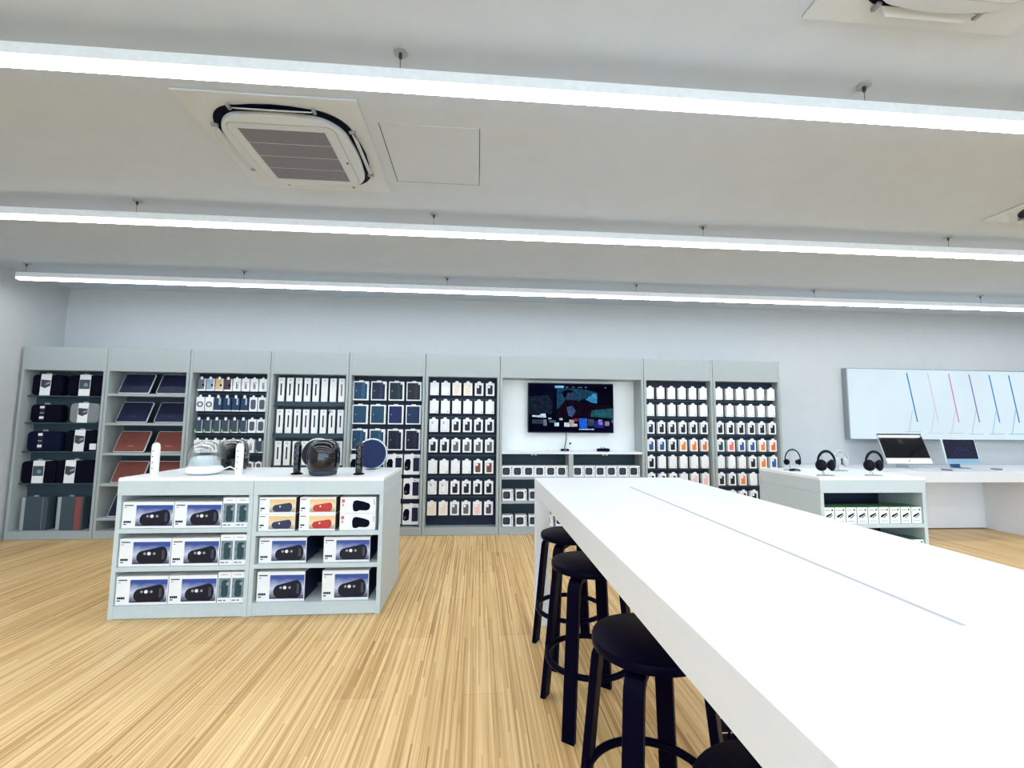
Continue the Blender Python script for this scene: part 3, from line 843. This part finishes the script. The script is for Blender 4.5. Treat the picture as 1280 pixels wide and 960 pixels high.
def top(xa, xb, label):
    c = (xa + xb) / 2; h = (xb - xa) / 2; d = YCR - YC
    m = MB().prism([(0, 0), (d, 0), (d, .014), (d - .008, .022), (.012, .022), (.004, .016)], -h, h, 'x')
    tag(m.build('counter_top', WHITETOP, None, bevel=.0008, loc=(c, YC, ZU + .0005)), label, 'counter top')
top(-2.48, -.667, 'continuous white top of the left display island, carrying the speakers')
top(2.69, 3.585, 'white top of the right display counter, carrying headphones')
ZD = .951

# ------------------------------------------------ boxed speakers
SKY = sky_print('sky_print', (46, 74, 150), (196, 205, 228), (22, 34, 78))
SUNSET = sky_print('sunset_print', (226, 190, 140), (232, 214, 176), (150, 140, 132))
SIDEP = mat('side_print_navy', (20, 28, 62), .4, var=.3, scale=9)
SIDEP2 = mat('side_print_umber', (74, 60, 56), .4, var=.3, scale=9)
SPKB = mat('speaker_print_black', (10, 12, 34), .35, var=.2, scale=60)
def pill(cx, cz, w_, h_):
    """a boombox outline: taller to the right, round ends"""
    P = []
    for k in range(9):
        a = math.radians(90 + 180 * k / 8)
        P.append((cx - w_ / 2 + h_ * .36 + h_ * .36 * math.cos(a), cz - h_ * .12 + h_ * .38 * math.sin(a)))
    for k in range(9):
        a = math.radians(-90 + 180 * k / 8)
        P.append((cx + w_ / 2 - h_ * .32 + h_ * .32 * math.cos(a), cz + h_ * .5 * math.sin(a)))
    return P
def party_box(w_, h_, d_):
    def f():
        t = thing('boxed_speaker', '', 'boxed speaker', group='large boxed portable speakers in the island')
        B(-w_ / 2, w_ / 2, 0, d_, 0, h_).build('carton', CARD, t, bevel=.002)
        B(w_ / 2 - .001, w_ / 2 + .0008, .004, d_ - .004, .004, h_ - .004).build('side_print', SIDEP, t)
        px0 = -w_ / 2 + w_ * .27
        p = B(px0, w_ / 2 - .004, -.0012, .0006, h_ * .09, h_ * .88).build('picture', SKY, t)
        cx = (px0 + w_ / 2) / 2 + .004
        pw_ = w_ * .60
        MB().prism(pill(cx, h_ * .41, pw_, h_ * .60), -.0022, -.0006).build('printed_speaker', SPKB, p)
        for k, (u, r, c) in enumerate(((-.24, .009, SEAM), (-.10, .012, CARD), (.07, .009, SEAM))):
            MB().prism(circ(cx + u * pw_, h_ * .46, r, 8), -.0030, -.0018).build('printed_light', c, p)
        MB().prism(rrect(cx + pw_ * .36, h_ * .42, .018, h_ * .34, .008), -.0030, -.0018).build('printed_end_ring', DARK, p)
        B(-w_ / 2 + .012, -w_ / 2 + .07, -.001, .0006, h_ * .85, h_ * .89).build('text_line', DARK, t)
        B(-w_ / 2 + .012, -w_ / 2 + .028, -.001, .0006, h_ * .77, h_ * .80).build('text_line', SEAM, t)
        for k in range(4):
            B(-w_ / 2 + .013 + k * .0125, -w_ / 2 + .0235 + k * .0125, -.001, .0006, h_ * .21, h_ * .285).build('bold_letter_block', INK, t)
        B(-w_ / 2 + .013, -w_ / 2 + .032, -.001, .0006, h_ * .135, h_ * .175).build('text_line', DARK, t)
        return t
    return f
def slim_box(w_, h_):
    def f():
        t = thing('boxed_slim_speaker', '', 'boxed speaker', group='narrow upright speaker boxes in the island')
        B(-w_ / 2, w_ / 2, 0, .2, 0, h_).build('carton', CARD, t, bevel=.0015)
        p = B(-w_ / 2 + .006, w_ / 2 - .004, -.001, .0006, h_ * .17, h_ * .80).build('picture', mat('slate_picture', (110, 132, 142), .3, var=.3, scale=25), t)
        MB().prism(rrect(.004, h_ * .47, w_ * .5, h_ * .55, .016), -.002, -.0006).build('printed_speaker', mat('teal_speaker', (40, 66, 76), .4, var=.25, scale=40), p)
        MB().prism(circ(w_ * .26, h_ * .62, .011, 10), -.0028, -.0012).build('printed_button', SEAM, p)
        B(-w_ * .28, w_ * .22, -.001, .0006, h_ * .90, h_ * .92).build('text_line', SEAM, t)
        B(-w_ * .4, -w_ * .12, -.001, .0006, h_ * .07, h_ * .10).build('text_line', DARK, t)
        B(-w_ * .02, w_ * .15, -.001, .0006, h_ * .07, h_ * .10).build('text_line', DARK, t)
        return t
    return f
for r, (z, h, y) in enumerate(((.603, .180, 3.342), (.346, .188, 3.342), (.091, .190, 3.342))):
    for c, (x0, x1) in enumerate(((-2.446, -2.109), (-2.105, -1.787))):
        w_ = round(x1 - x0, 3)
        place(('party', w_, h), party_box(w_, h, .26), ((x0 + x1) / 2, y, z), 'blue picture speaker box, %s on %s shelf of the island left unit' % (('left', 'right')[c], ('upper', 'middle', 'bottom')[r]))
    for c, (x0, x1) in enumerate(((-1.784, -1.6955), (-1.694, -1.6055))):
        w_ = .088
        place(('slim', w_, .208), slim_box(w_, .208), ((x0 + x1) / 2, y + .004, z), 'narrow teal picture box, %s of pair on %s island shelf' % (('left', 'right')[c], ('upper', 'middle', 'bottom')[r]))
for r, (z, h) in enumerate(((.353, .174), (.091, .204))):
    for c, x in enumerate((-1.362, -.918)):
        place(('party', .325, h), party_box(.325, h, .27), (x, 3.352, z), 'blue picture speaker box, %s on %s shelf of the island right unit' % (('left', 'right')[c], ('middle', 'bottom')[r]))
def small_box(kind):
    def f():
        t = thing('boxed_small_speaker', '', 'boxed speaker', group='small boxed speakers stacked in the island')
        w_, h_ = .252, .117
        B(-w_ / 2, w_ / 2, 0, .16, 0, h_).build('carton', CARD, t, bevel=.0015)
        B(w_ / 2 - .001, w_ / 2 + .0008, .003, .157, .003, h_ - .003).build('side_print', CARD if kind == 'black' else SIDEP2, t)
        if kind == 'black':
            P = [(-.035, .03), (-.028, .016), (-.005, .014), (.01, .022), (.06, .02), (.08, .028), (.088, .05), (.08, .07), (.04, .084), (-.01, .094), (-.03, .088), (-.038, .06)]
            MB().prism(P, -.0012, .0006).build('printed_speaker', INK, t)
            B(-.115, -.095, -.001, .0006, .078, .1).build('red_block', mat('red_text', (206, 92, 72), .4), t)
            B(-.112, -.1, -.001, .0006, .05, .07).build('red_text_line', mat('pale_red_text', (226, 150, 136), .4), t)
            B(.112, .115, -.001, .0006, .06, .1).build('text_line', DARK, t)
        else:
            p = B(-.055, w_ / 2 - .003, -.0012, .0006, .012, h_ * .88).build('picture', SUNSET, t)
            cl = {'navy': (44, 54, 84), 'red': (186, 52, 52)}[kind]
            MB().prism(pill(.034, .047, .135, .062), -.0022, -.0006).build('printed_speaker', mat('mini_' + kind, cl, .4, var=.15, scale=50), p)
            MB().prism(circ(.018, .052, .006, 6), -.003, -.0018).build('printed_light', CARD, p)
            B(-.117, -.08, -.001, .0006, h_ * .84, h_ * .88).build('text_line', DARK, t)
            B(-.116, -.088, -.001, .0006, .034, .044).build('bold_text', INK, t)
            B(-.116, -.104, -.001, .0006, .02, .026).build('text_line', DARK, t)
        return t
    return f
for c, (x, k) in enumerate(((-1.411, 'navy'), (-1.132, 'red'), (-.850, 'black'))):
    for r, z in enumerate((.576, .694)):
        nm = {'navy': 'small box picturing a navy speaker', 'red': 'small box picturing a red speaker', 'black': 'small white box picturing a black speaker'}[k]
        place(('small', k), small_box(k), (x, 3.347, z), '%s, %s of its stack of two' % (nm, ('lower', 'upper')[r]))

# ------------------------------------------------ speakers on the island
GLOSSB = mat('gloss_black', (6, 8, 20), .08, coat=.6, var=.02)
BLUEMESH = mat('navy_mesh', (22, 36, 76), .7, var=.1, scale=200)
BLACKMESH = mat('black_mesh', (18, 20, 34), .7, var=.1, scale=200)
SILVER = mat('silver_ring', (200, 208, 216), .25, .7)
GLOSSW = mat('gloss_white', (236, 238, 240), .15, coat=.4, var=.01)
CLEAR = clear_mat('clear_acrylic', (.93, .96, .97), .35)
SMOKE = clear_mat('smoked_acrylic', (.12, .15, .24), .45)
# white subwoofer with a clear dome
t = thing('dome_subwoofer', 'white subwoofer under a clear dome on the island', 'speaker', (-2.05, 3.56, ZD))
MB().lathe([(.07, .0), (.095, .004), (.118, .018), (.126, .035), (.122, .05), (.112, .058), (.103, .066), (.101, .095), (.092, .122), (.075, .134), (.04, .139), (.0005, .14)], 32).build('base', GLOSSW, t, smooth=50)
MB().lathe([(.106, .064), (.112, .09), (.113, .13), (.109, .165), (.098, .2), (.08, .224), (.055, .238), (.03, .243), (.028, .236), (.052, .231), (.076, .218), (.094, .196), (.105, .164), (.109, .13), (.108, .09), (.104, .066)], 32).build('dome', CLEAR, t, smooth=60)
MB().lathe([(.012, .139), (.012, .19), (.026, .205), (.026, .235), (.0005, .236)], 16).build('bass_port', CLEAR, t, smooth=50)
MB().tube([(.11, .03, .03), (.16, .05, .05), (.19, .09, .02), (.21, .1, .004)], .006, 6).build('power_lead', GLOSSW, t, smooth=60)
def satellite(body, foot, dots, base):
    def f():
        t = thing('satellite_speaker', '', 'speaker', group='slim satellite speakers on the island')
        P = [(.0005, 0.0), (.024, .0), (.027, .012), (.0275, .12), (.0275, .20), (.023, .222), (.012, .232), (.0005, .234)]
        z0 = .012 if base else 0
        m = MB().lathe([(r, z + z0) for r, z in P], 18); m.build('column', body, t, smooth=50)
        for k in range(4):
            MB().prism(circ(0, .045 + z0 + k * .043, .015 if base else .006, 12), -.0295, -.022).build('driver', dots, t)
        MB().lathe([(.012, z0 + .226), (.014, z0 + .232), (.010, z0 + .236)], 12).build('cap', dots, t)
        if base:
            MB().lathe([(.040, 0), (.042, .004), (.038, .010), (.012, .014), (.012, .03)], 20).build('foot', foot, t, smooth=50)
        return t
    return f
place('satw', satellite(GLOSSW, GLOSSW, SEAM, False), (-2.405, 3.56, ZD), 'slim white satellite speaker at the left end of the island')
place('satw', satellite(GLOSSW, GLOSSW, SEAM, False), (-1.80, 3.56, ZD), 'slim white satellite speaker in front of the dark dome')
place('satb', satellite(GLOSSB, INK, DARK, True), (-1.367, 3.545, ZD), 'slim black satellite speaker left of the glossy black subwoofer')
place('satb', satellite(GLOSSB, INK, DARK, True), (-.90, 3.53, ZD), 'slim black satellite speaker near the right end of the island')
t = thing('smoked_dome_speaker', 'dark smoked dome speaker behind a slim white satellite', 'speaker', (-2.035, 3.93, ZD))
MB().lathe([(.09, 0), (.105, .006), (.112, .05), (.113, .09), (.0005, .1)], 28).build('base', GLOSSB, t, smooth=50)
MB().lathe([(.113, .09), (.114, .14), (.108, .19), (.09, .226), (.06, .245), (.03, .25), (.028, .243), (.058, .238), (.086, .22), (.104, .187), (.110, .14), (.109, .092)], 28).build('dome', SMOKE, t, smooth=60)
MB().lathe([(.03, .1), (.04, .16), (.05, .19), (.0005, .195)], 16).build('core', INK, t, smooth=50)
t = thing('glossy_subwoofer', 'glossy black barrel-shaped subwoofer on the island', 'speaker', (-1.160, 3.51, ZD))
MB().lathe([(.085, .0), (.095, .004), (.101, .02), (.101, .035)], 32).build('base', mat('smoke_base', (52, 58, 72), .25), t, smooth=50)
MB().lathe([(.101, .035), (.113, .06), (.118, .10), (.118, .15), (.112, .20), (.098, .236), (.075, .255), (.055, .262)], 32).build('body', GLOSSB, t, smooth=60)
MB().lathe([(.055, .2615), (.06, .265), (.05, .268), (.045, .26), (.0005, .258)], 24).build('top_ring', SILVER, t, smooth=50)
def round_speaker(face, lab, loc, rz):
    t = thing('round_speaker', lab, 'speaker', loc, rz)
    def disc(r, y0, y1, dz=0):
        m = MB().lathe([(r * .97, y0), (r, y0 + (y1 - y0) * .15), (r, y0 + (y1 - y0) * .85), (r * .97, y1)], 36)
        m.xform(Matrix.Translation((0, 0, .128 + dz)) @ Matrix.Rotation(math.radians(82), 4, 'X')); return m
    disc(.120, -.03, .03).build('grille', face, t, smooth=50)
    m = MB().tube([(.125 * math.cos(a * math.pi / 24), .125 * math.sin(a * math.pi / 24), .0) for a in range(48)], .0085, 6, True)
    m.xform(Matrix.Translation((0, .008, .131)) @ Matrix.Rotation(math.radians(82), 4, 'X')); m.build('handle_ring', SILVER, t, smooth=60)
    B(-.035, .035, -.02, .03, 0, .008).build('foot', INK, t, bevel=.003)
round_speaker(BLUEMESH, 'round navy mesh speaker with silver ring, right end of the island', (-.90, 3.93, ZD), 0)
round_speaker(BLACKMESH, 'round black mesh speaker with silver ring behind the glossy subwoofer', (-1.355, 3.93, ZD), 0)

# ------------------------------------------------ right counter: boxes and headphones
GREEN = mat('green_box_edge', (66, 122, 84), .45)
def clip_box(w_):
    def f():
        t = thing('small_accessory_box', '', 'accessory box', group='small white and green boxes in the right counter')
        B(-w_ / 2, w_ / 2, .001, .15, 0, .127).build('carton', GREEN, t, bevel=.001)
        p = B(-w_ / 2 + .0025, w_ / 2 - .0005, -.001, .001, .0, .126).build('front', mat('mint_white', (232, 240, 234), .4), t)
        MB().prism([(-.03, .05), (-.022, .046), (.02, .072), (.028, .08), (.018, .082), (-.024, .064)], -.002, -.0006).build('printed_tool', INK, p)
        MB().prism([(-.012, .044), (-.004, .042), (.03, .066), (.024, .07)], -.002, -.0006).build('printed_tool_tip', DARK, p)
        MB().prism(circ(w_ * .3, .106, .007, 8), -.002, -.0006).build('mark', INK, p)
        B(-w_ * .38, w_ * .12, -.002, -.0006, .102, .107).build('text_line', SEAM, p)
        B(-w_ * .3, w_ * .3, -.002, -.0006, .018, .022).build('text_line', SEAM, p)
        return t
    return f
for k, x in enumerate([2.767 + .0925 * k for k in range(9)]):
    place(('clip', 0), clip_box(.089), (x, 3.345, .589), 'white box with green edges, %s from left, counter under headphones' % ORD[k])
for k, x in enumerate((3.322, 3.4145, 3.507)):
    place(('clip', 0), clip_box(.089), (x, 3.345, .336), 'white box with green edges on lower counter shelf, %s of three' % ORD[k])
LEATH = mat('black_leatherette', (8, 9, 26), .5, var=.08, spec=.15)
SILV = mat('silver_plastic', (186, 190, 192), .35, .2)
def headphones(loc, rz, lab, col, scale, slim):
    x, y = loc
    st = thing('headphone_stand', 'thin clear stand under ' + lab, 'headphone stand', (x, y, ZD), rz)
    MB().prism(rrect(0, .035, .12, .085, .03), 0, .004, 'z').build('base', mat('stand_grey', (150, 154, 158), .3), st)
    MB().tube([(0, .066, .004), (0, .066, .190 * scale)], .002, 6).build('rod', SEAM, st)
    MB().tube([(0, .066, .189 * scale), (0, .02, .192 * scale), (0, .005, .192 * scale)], .0025, 6).build('rest', SEAM, st)
    t = thing('headphones', lab, 'headphones', (x, y + .02, ZD), rz, 'headphones on the right counter')
    kx, kz = (.070, .030) if slim else (.050, .040)
    zc = .042 + kz * scale
    rx, top_z = (.085 if slim else .082) * scale, .212 * scale
    arc = [(rx * math.cos(math.radians(a)), 0, zc + .02 + (top_z - zc - .02) * math.sin(math.radians(a))) for a in range(0, 181, 10)]
    n = len(arc)
    MB().tube([(kx * 1.1 * scale, 0, zc)] + arc + [(-kx * 1.1 * scale, 0, zc)], [.005] + [(.004 if slim else .006) + (.002 if slim else .005) * math.sin(math.pi * k / (n - 1)) for k in range(n)] + [.005], 8).build('headband', col, t, smooth=60)
    q = .62 if slim else 1
    for s in (-1, 1):
        m = MB().ball((0, 0, 0), (.028 * scale * q, .045 * scale * q, .051 * scale * q), 18, 12)
        T = Matrix.Translation((s * kx * scale, 0, zc + .004)) @ Matrix.Rotation(math.radians(s * (-50 if not slim else -25)), 4, 'Z')
        c = m.xform(T).build('ear_cup', col, t, smooth=60)
        m = MB().lathe([(.034 * scale * q, 0), (.037 * scale * q, .010), (.028 * scale * q, .018)], 18)
        m.xform(T @ Matrix.Translation((-s * .012 * scale, 0, 0)) @ Matrix.Rotation(math.radians(-s * 90), 4, 'Y'))
        m.build('cushion', LEATH, c, smooth=50)
    MB().tube([(-.05 * scale, -.01, .045), (-.045, -.03, .012), (-.08, -.045, .006), (-.13, -.05, .005)], .0025, 6).build('lead', mat('grey_lead', (150, 152, 158), .5), t)
headphones((2.885, 3.86), 0, 'slim black headphones nearest the shelving bays', LEATH, .88, True)
headphones((2.855, 3.43), 0, 'thick black headphones at the front left of the right counter', LEATH, .93, False)
headphones((3.29, 3.79), 0, 'silver white headphones behind the thick black pair', SILV, .86, False)
headphones((3.275, 3.43), 0, 'black headphones in front of the larger computer', LEATH, .92, False)
o = thing('tag_block', 'small black device block on counter beside slim black headphones', 'device', (2.84, 3.80, ZD))
MB().prism([(-.05, 0), (.05, 0), (.03, .016), (0, .022), (-.03, .016)], -.02, .02).build('body', INK, o, bevel=.003)
B(-.02, .02, -.0215, -.02, .004, .010).build('label_strip', SEAM, o)

# ================================================================== LIGHT PANEL AND DESK
t = thing('light_panel', 'large glowing white wall panel showing six slanted coloured computer profiles', 'light panel', (7.30, YB - .002, 1.166))
B(-2.0, 2.0, -.088, 0, 0, 1.03).build('frame', mat('panel_frame', (150, 156, 160), .4, .3), t, bevel=.002)
pf = B(-1.985, 1.99, -.092, -.088, .012, 1.018).build('glowing_face', emit('panel_glow', (222, 242, 253), .68, .03, 1.5), t)
LNS = [((6.236, 2.137), (6.353, 1.427), (6.288, 1.601), (6.215, 1.284), (58, 140, 200), (176, 210, 228)),
       ((6.565, 2.143), (6.68, 1.43), (6.641, 1.616), (6.551, 1.264), (222, 214, 222), (200, 220, 230)),
       ((6.901, 2.137), (7.006, 1.426), (6.967, 1.604), (6.876, 1.267), (214, 152, 190), (196, 206, 226)),
       ((7.227, 2.131), (7.334, 1.429), (7.292, 1.601), (7.198, 1.257), (154, 130, 200), (186, 200, 228)),
       ((7.551, 2.13), (7.658, 1.428), (7.613, 1.593), (7.528, 1.26), (70, 148, 214), (150, 198, 226)),
       ((7.87, 2.13), (7.977, 1.43), (7.932, 1.608), (7.844, 1.262), (50, 138, 208), (130, 188, 224))]
for k, (a, b_, n_, f_, c1, c2) in enumerate(LNS):
    def bar(p, q, wd, y0, nm, mm, par):
        ox, oz = 7.30, 1.166
        MB().prism([(p[0] - ox - wd, p[1] - oz), (q[0] - ox - wd, q[1] - oz), (q[0] - ox + wd, q[1] - oz), (p[0] - ox + wd, p[1] - oz)], y0, y0 + .002).build(nm, mm, par)
    bar(a, b_, .009, -.0942, 'printed_profile', emit('profile%d' % k, c1, .67), pf)
    bar(n_, f_, .005, -.0938, 'printed_stand', emit('pstand%d' % k, c2, .67), pf)
    bar((f_[0] - .04, f_[1] + .006), (f_[0] - .04, f_[1] - .004), .001, -.0936, 'printed_foot', emit('pstand%d' % k, c2, .67), pf)
    MB().prism([(f_[0] - 7.30 - .05, f_[1] - 1.166 - .005), (f_[0] - 7.30 + .19, f_[1] - 1.166 - .005), (f_[0] - 7.30 + .19, f_[1] - 1.166 + .004), (f_[0] - 7.30 - .05, f_[1] - 1.166 + .004)], -.0936, -.0916).build('printed_base', emit('pstand%d' % k, c2, .67), pf)
DZ = .808
t = thing('wall_desk', 'long white desk along the back wall under the light panel', 'desk', (6.6, 5.03, 0))
xa, xb = 4.03 - 6.6, 9.3 - 6.6
B(xa, xb, 0, 1.005, DZ - .125, DZ).build('worktop', WHITE, t, bevel=.004, seg=2)
B(xa, 6.862 - 6.6, .56, .58, .012, DZ - .125).build('modesty_panel', WHITE, t)
B(6.862 - 6.6, 6.942 - 6.6, .012, 1.005, .0, DZ - .125).build('leg_panel', WHITE, t, bevel=.002)
B(xa, xa + .06, .012, 1.005, .0, DZ - .125).build('leg_panel', WHITE, t, bevel=.002)
B(xb - .06, xb, .012, 1.005, .0, DZ - .125).build('leg_panel', WHITE, t, bevel=.002)
B(6.942 - 6.6, xb - .06, .56, .58, .012, DZ - .125).build('modesty_panel', WHITE, t)

ALU = mat('aluminium', (206, 210, 214), .3, .5)
SBLUE = mat('pale_blue_aluminium', (150, 186, 214), .3, .35)
SBLUE2 = mat('blue_stand', (70, 112, 150), .3, .35)
def computer(xc, wd, zb, zt, tilt, label, chin, frame_m, chin_m, stand_m, screen_m, logo):
    t = thing('desktop_computer', label, 'computer', (xc, 5.5, DZ), 0, 'desktop computers on the wall desk')
    hgt = (zt - zb) / math.cos(tilt)
    R = Matrix.Translation((0, 0, zb - DZ)) @ Matrix.Rotation(-tilt, 4, 'X')
    MB().prism(rrect(0, hgt / 2, wd, hgt, .008), 0, .014).xform(R).build('casing', frame_m, t, bevel=.001)
    MB().prism([(-wd / 2 + .001, .002), (wd / 2 - .001, .002), (wd / 2 - .001, chin), (-wd / 2 + .001, chin)], -.0015, 0).xform(R).build('chin', chin_m, t)
    bz = .004 if frame_m is ALU else .012
    s = MB().prism([(-wd / 2 + bz, chin), (wd / 2 - bz, chin), (wd / 2 - bz, hgt - bz), (-wd / 2 + bz, hgt - bz)], -.002, 0).xform(R).build('screen', screen_m, t)
    if logo == 'apple':
        gl = emit('screen_logo', (56, 66, 66), .7, .3, 30)
        cz = chin + (hgt - chin) * .66
        cx_ = -.02
        P = []
        for k in range(24):
            a = 2 * math.pi * k / 24
            rr = .036 * (1 - .16 * max(0, math.sin(a)) ** 12 - .10 * max(0, -math.sin(a)) ** 12)
            if -.35 < a - 0.15 < .45 or a > 5.95: rr *= .80
            P.append((cx_ + rr * math.cos(a), cz + rr * 1.05 * math.sin(a)))
        MB().prism(P, -.0028, -.0019).xform(R).build('apple_logo', gl, s)
        MB().prism([(cx_ + .002, cz + .040), (cx_ + .014, cz + .046), (cx_ + .018, cz + .060), (cx_ + .006, cz + .054)], -.0028, -.0019).xform(R).build('logo_leaf', gl, s)
        MB().prism(circ(.0, chin * .5, .010, 10), -.0026, -.0014).xform(R).build('chin_logo', DARK, t)
    else:
        g2 = emit('screen_script', (58, 62, 112), .7)
        sh = [(-.10, -.03), (-.07, .0), (-.05, .035), (-.035, .0), (-.02, -.02), (0, .03), (.02, .055), (.03, .02), (.045, -.02), (.07, .02), (.09, .03), (.10, -.01), (.12, -.02)]
        MB().tube([(a, 0, chin + (hgt - chin) * .42 + b_) for a, b_ in sh], .004, 5).xform(R @ Matrix.Translation((0, -.003, 0))).build('screen_script', g2, s)
        MB().tube([(a, 0, chin + (hgt - chin) * .2) for a in (-.17, 0, .14)], .0025, 5).xform(R @ Matrix.Translation((0, -.003, 0))).build('screen_line', g2, s)
    sw = .085 if logo == 'apple' else .065
    m = MB().prism([(.10, .0), (.115, .0), (.13, .03), (.09, .22), (.075, .22), (.108, .03)], -sw, sw, 'x'); m.build('stand_neck', stand_m, t, bevel=.002)
    B(-sw, sw, -.03, .125, 0, .006).build('stand_foot', stand_m, t, bevel=.002)
    return t
computer(5.735, .645, .868, 1.262, math.radians(19.6), 'larger computer with white chin and faint logo on black screen', .075, ALU, PLASTIC, ALU, mat('screen_black', (3, 4, 14), .04, var=.02, spec=.5), 'apple')
computer(6.508, .487, .868, 1.199, math.radians(10), 'smaller pale blue computer with dark navy screen', .065, mat('white_bezel', (222, 232, 240), .3), SBLUE, SBLUE2, mat('screen_navy', (10, 14, 46), .08, var=.1, spec=.4), 'script')
for k, (x, y, lb) in enumerate(((5.93, 5.22, 'small dark mouse on desk between the two computers'), (6.72, 5.30, 'small dark mouse on desk right of the pale blue computer'))):
    o = thing('computer_mouse', lb, 'mouse', (x, y, DZ), .5)
    MB().prism(rrect(0, 0, .058, .11, .026), 0, .018, 'z').build('shell', mat('mouse_grey', (110, 116, 126), .3), o, bevel=.006, seg=2, smooth=60)
    B(-.001, .001, .0, .05, .0178, .0186).build('split_line', INK, o)
for k, (x, lb) in enumerate(((5.70, 'slim white keyboard in front of the larger computer'), (6.48, 'slim white keyboard in front of the pale blue computer'))):
    o = thing('keyboard', lb, 'keyboard', (x, 5.30, DZ))
    MB().prism(rrect(0, 0, .28, .11, .012), 0, .008, 'z').build('base', ALU, o)
    for r in range(4):
        for c in range(10):
            B(-.133 + c * .0267, -.133 + c * .0267 + .023, -.048 + r * .025, -.048 + r * .025 + .021, .008, .0105).build('key', PLASTIC, o)

# ================================================================== WHITE TABLE
TX0, TX1, TY0, TY1, TZ = .412, 1.472, -.5, 3.161, .97
t = thing('high_table', 'long white high table crossing the foreground', 'table', ((TX0 + TX1) / 2, (TY0 + TY1) / 2, 0))
hx, hy = (TX1 - TX0) / 2, (TY1 - TY0) / 2
B(-hx, hx, -hy, hy, TZ - .106, TZ).build('tabletop', WHITE, t, bevel=.002)
for sx in (-1, 1):
    for sy in (-1, 1):
        B(min(sx * hx, sx * (hx - .095)), max(sx * hx, sx * (hx - .095)), min(sy * hy, sy * (hy - .092)), max(sy * hy, sy * (hy - .092)), 0, TZ - .106).build('leg', WHITE, t, bevel=.002)
cyt = (TY0 + TY1) / 2
B(-.006, .006, .82 - cyt, 2.69 - cyt, TZ - .0005, TZ + .0006).build('cable_slot', mat('slot_grey', (164, 166, 175), .5), t)
t = thing('cable_spine', 'black segmented cable spine hanging under the white table', 'cable guide', (.905, 1.60, 0))
MB().lathe([(.05, 0), (.05, .006), (.012, .012)], 16).build('floor_plate', INK, t)
MB().tube([(0, 0, .01), (0, 0, TZ - .107)], .005, 6).build('cable', INK, t)
for k in range(16):
    m = MB().prism(rrect(0, 0, .11, .04, .018), -.011, .011, 'z'); m.build('vertebra', INK, t, loc=(0, 0, .045 + k * .05), bevel=.004)
    if k < 15:
        MB().prism(rrect(.03, 0, .03, .02, .008), .011, .039, 'z').build('link', INK, t, loc=(0, 0, .045 + k * .05))

# ================================================================== STOOLS
def make_stool():
    t = thing('bar_stool', '', 'stool', group='black bar stools along the white table')
    MB().lathe([(.170, .660), (.176, .6625), (.178, .667), (.178, .684), (.176, .689), (.172, .691)], 48).build('seat', BLACK, t, smooth=40)
    for k in range(4):
        # bent leg: straight post leaning in, round knee, then flat under the seat
        path = [(.247, 0), (.184, .590)]
        for j in range(1, 7):
            a = math.radians(90 * j / 6)
            path.append((.184 - .052 + .052 * math.cos(a) - .004 * j / 6, .590 + .064 * math.sin(a)))
        path.append((.06, .655))
        th = .026; wd = .029
        v = []; f = []
        for i_, (r_, z_) in enumerate(path):
            a_, b_ = path[max(i_ - 1, 0)], path[min(i_ + 1, len(path) - 1)]
            tx, tz = b_[0] - a_[0], b_[1] - a_[1]; L_ = math.hypot(tx, tz); nx, nz = tz / L_, -tx / L_
            for du, dt in ((0, -1), (0, 1), (-th, 1), (-th, -1)):
                zz = z_ + nz * du
                if i_ == 0: zz = 0
                v.append((r_ + nx * du, dt * wd, zz))
        for i_ in range(len(path) - 1):
            for q in range(4):
                f.append((i_ * 4 + q, i_ * 4 + (q + 1) % 4, i_ * 4 + 4 + (q + 1) % 4, i_ * 4 + 4 + q))
        f.append((0, 1, 2, 3)); n_ = (len(path) - 1) * 4; f.append((n_, n_ + 1, n_ + 2, n_ + 3))
        m = MB().add(v, f).xform(Matrix.Rotation(math.radians(90 * k), 4, 'Z')); m.build('leg', BLACK, t, bevel=.0025, smooth=35)
    MB().tube([(.196 * math.cos(a * math.pi / 24), .196 * math.sin(a * math.pi / 24), .255) for a in range(48)], .0135, 8, True).build('foot_ring', BLACK, t, smooth=60)
    return t
for x, y, a, lb in ((.575, 2.73, 234, 'black round bar stool farthest away, by the table leg'), (.547, 2.175, 234, 'black round bar stool, second from the far table leg'),
                    (.548, 1.412, 234, 'black round bar stool, third from the far table leg'), (.565, .782, 234, 'black round bar stool nearest the camera, seat cut off by photo bottom')):
    place('stool', make_stool, (x, y, 0), lb, math.radians(a))
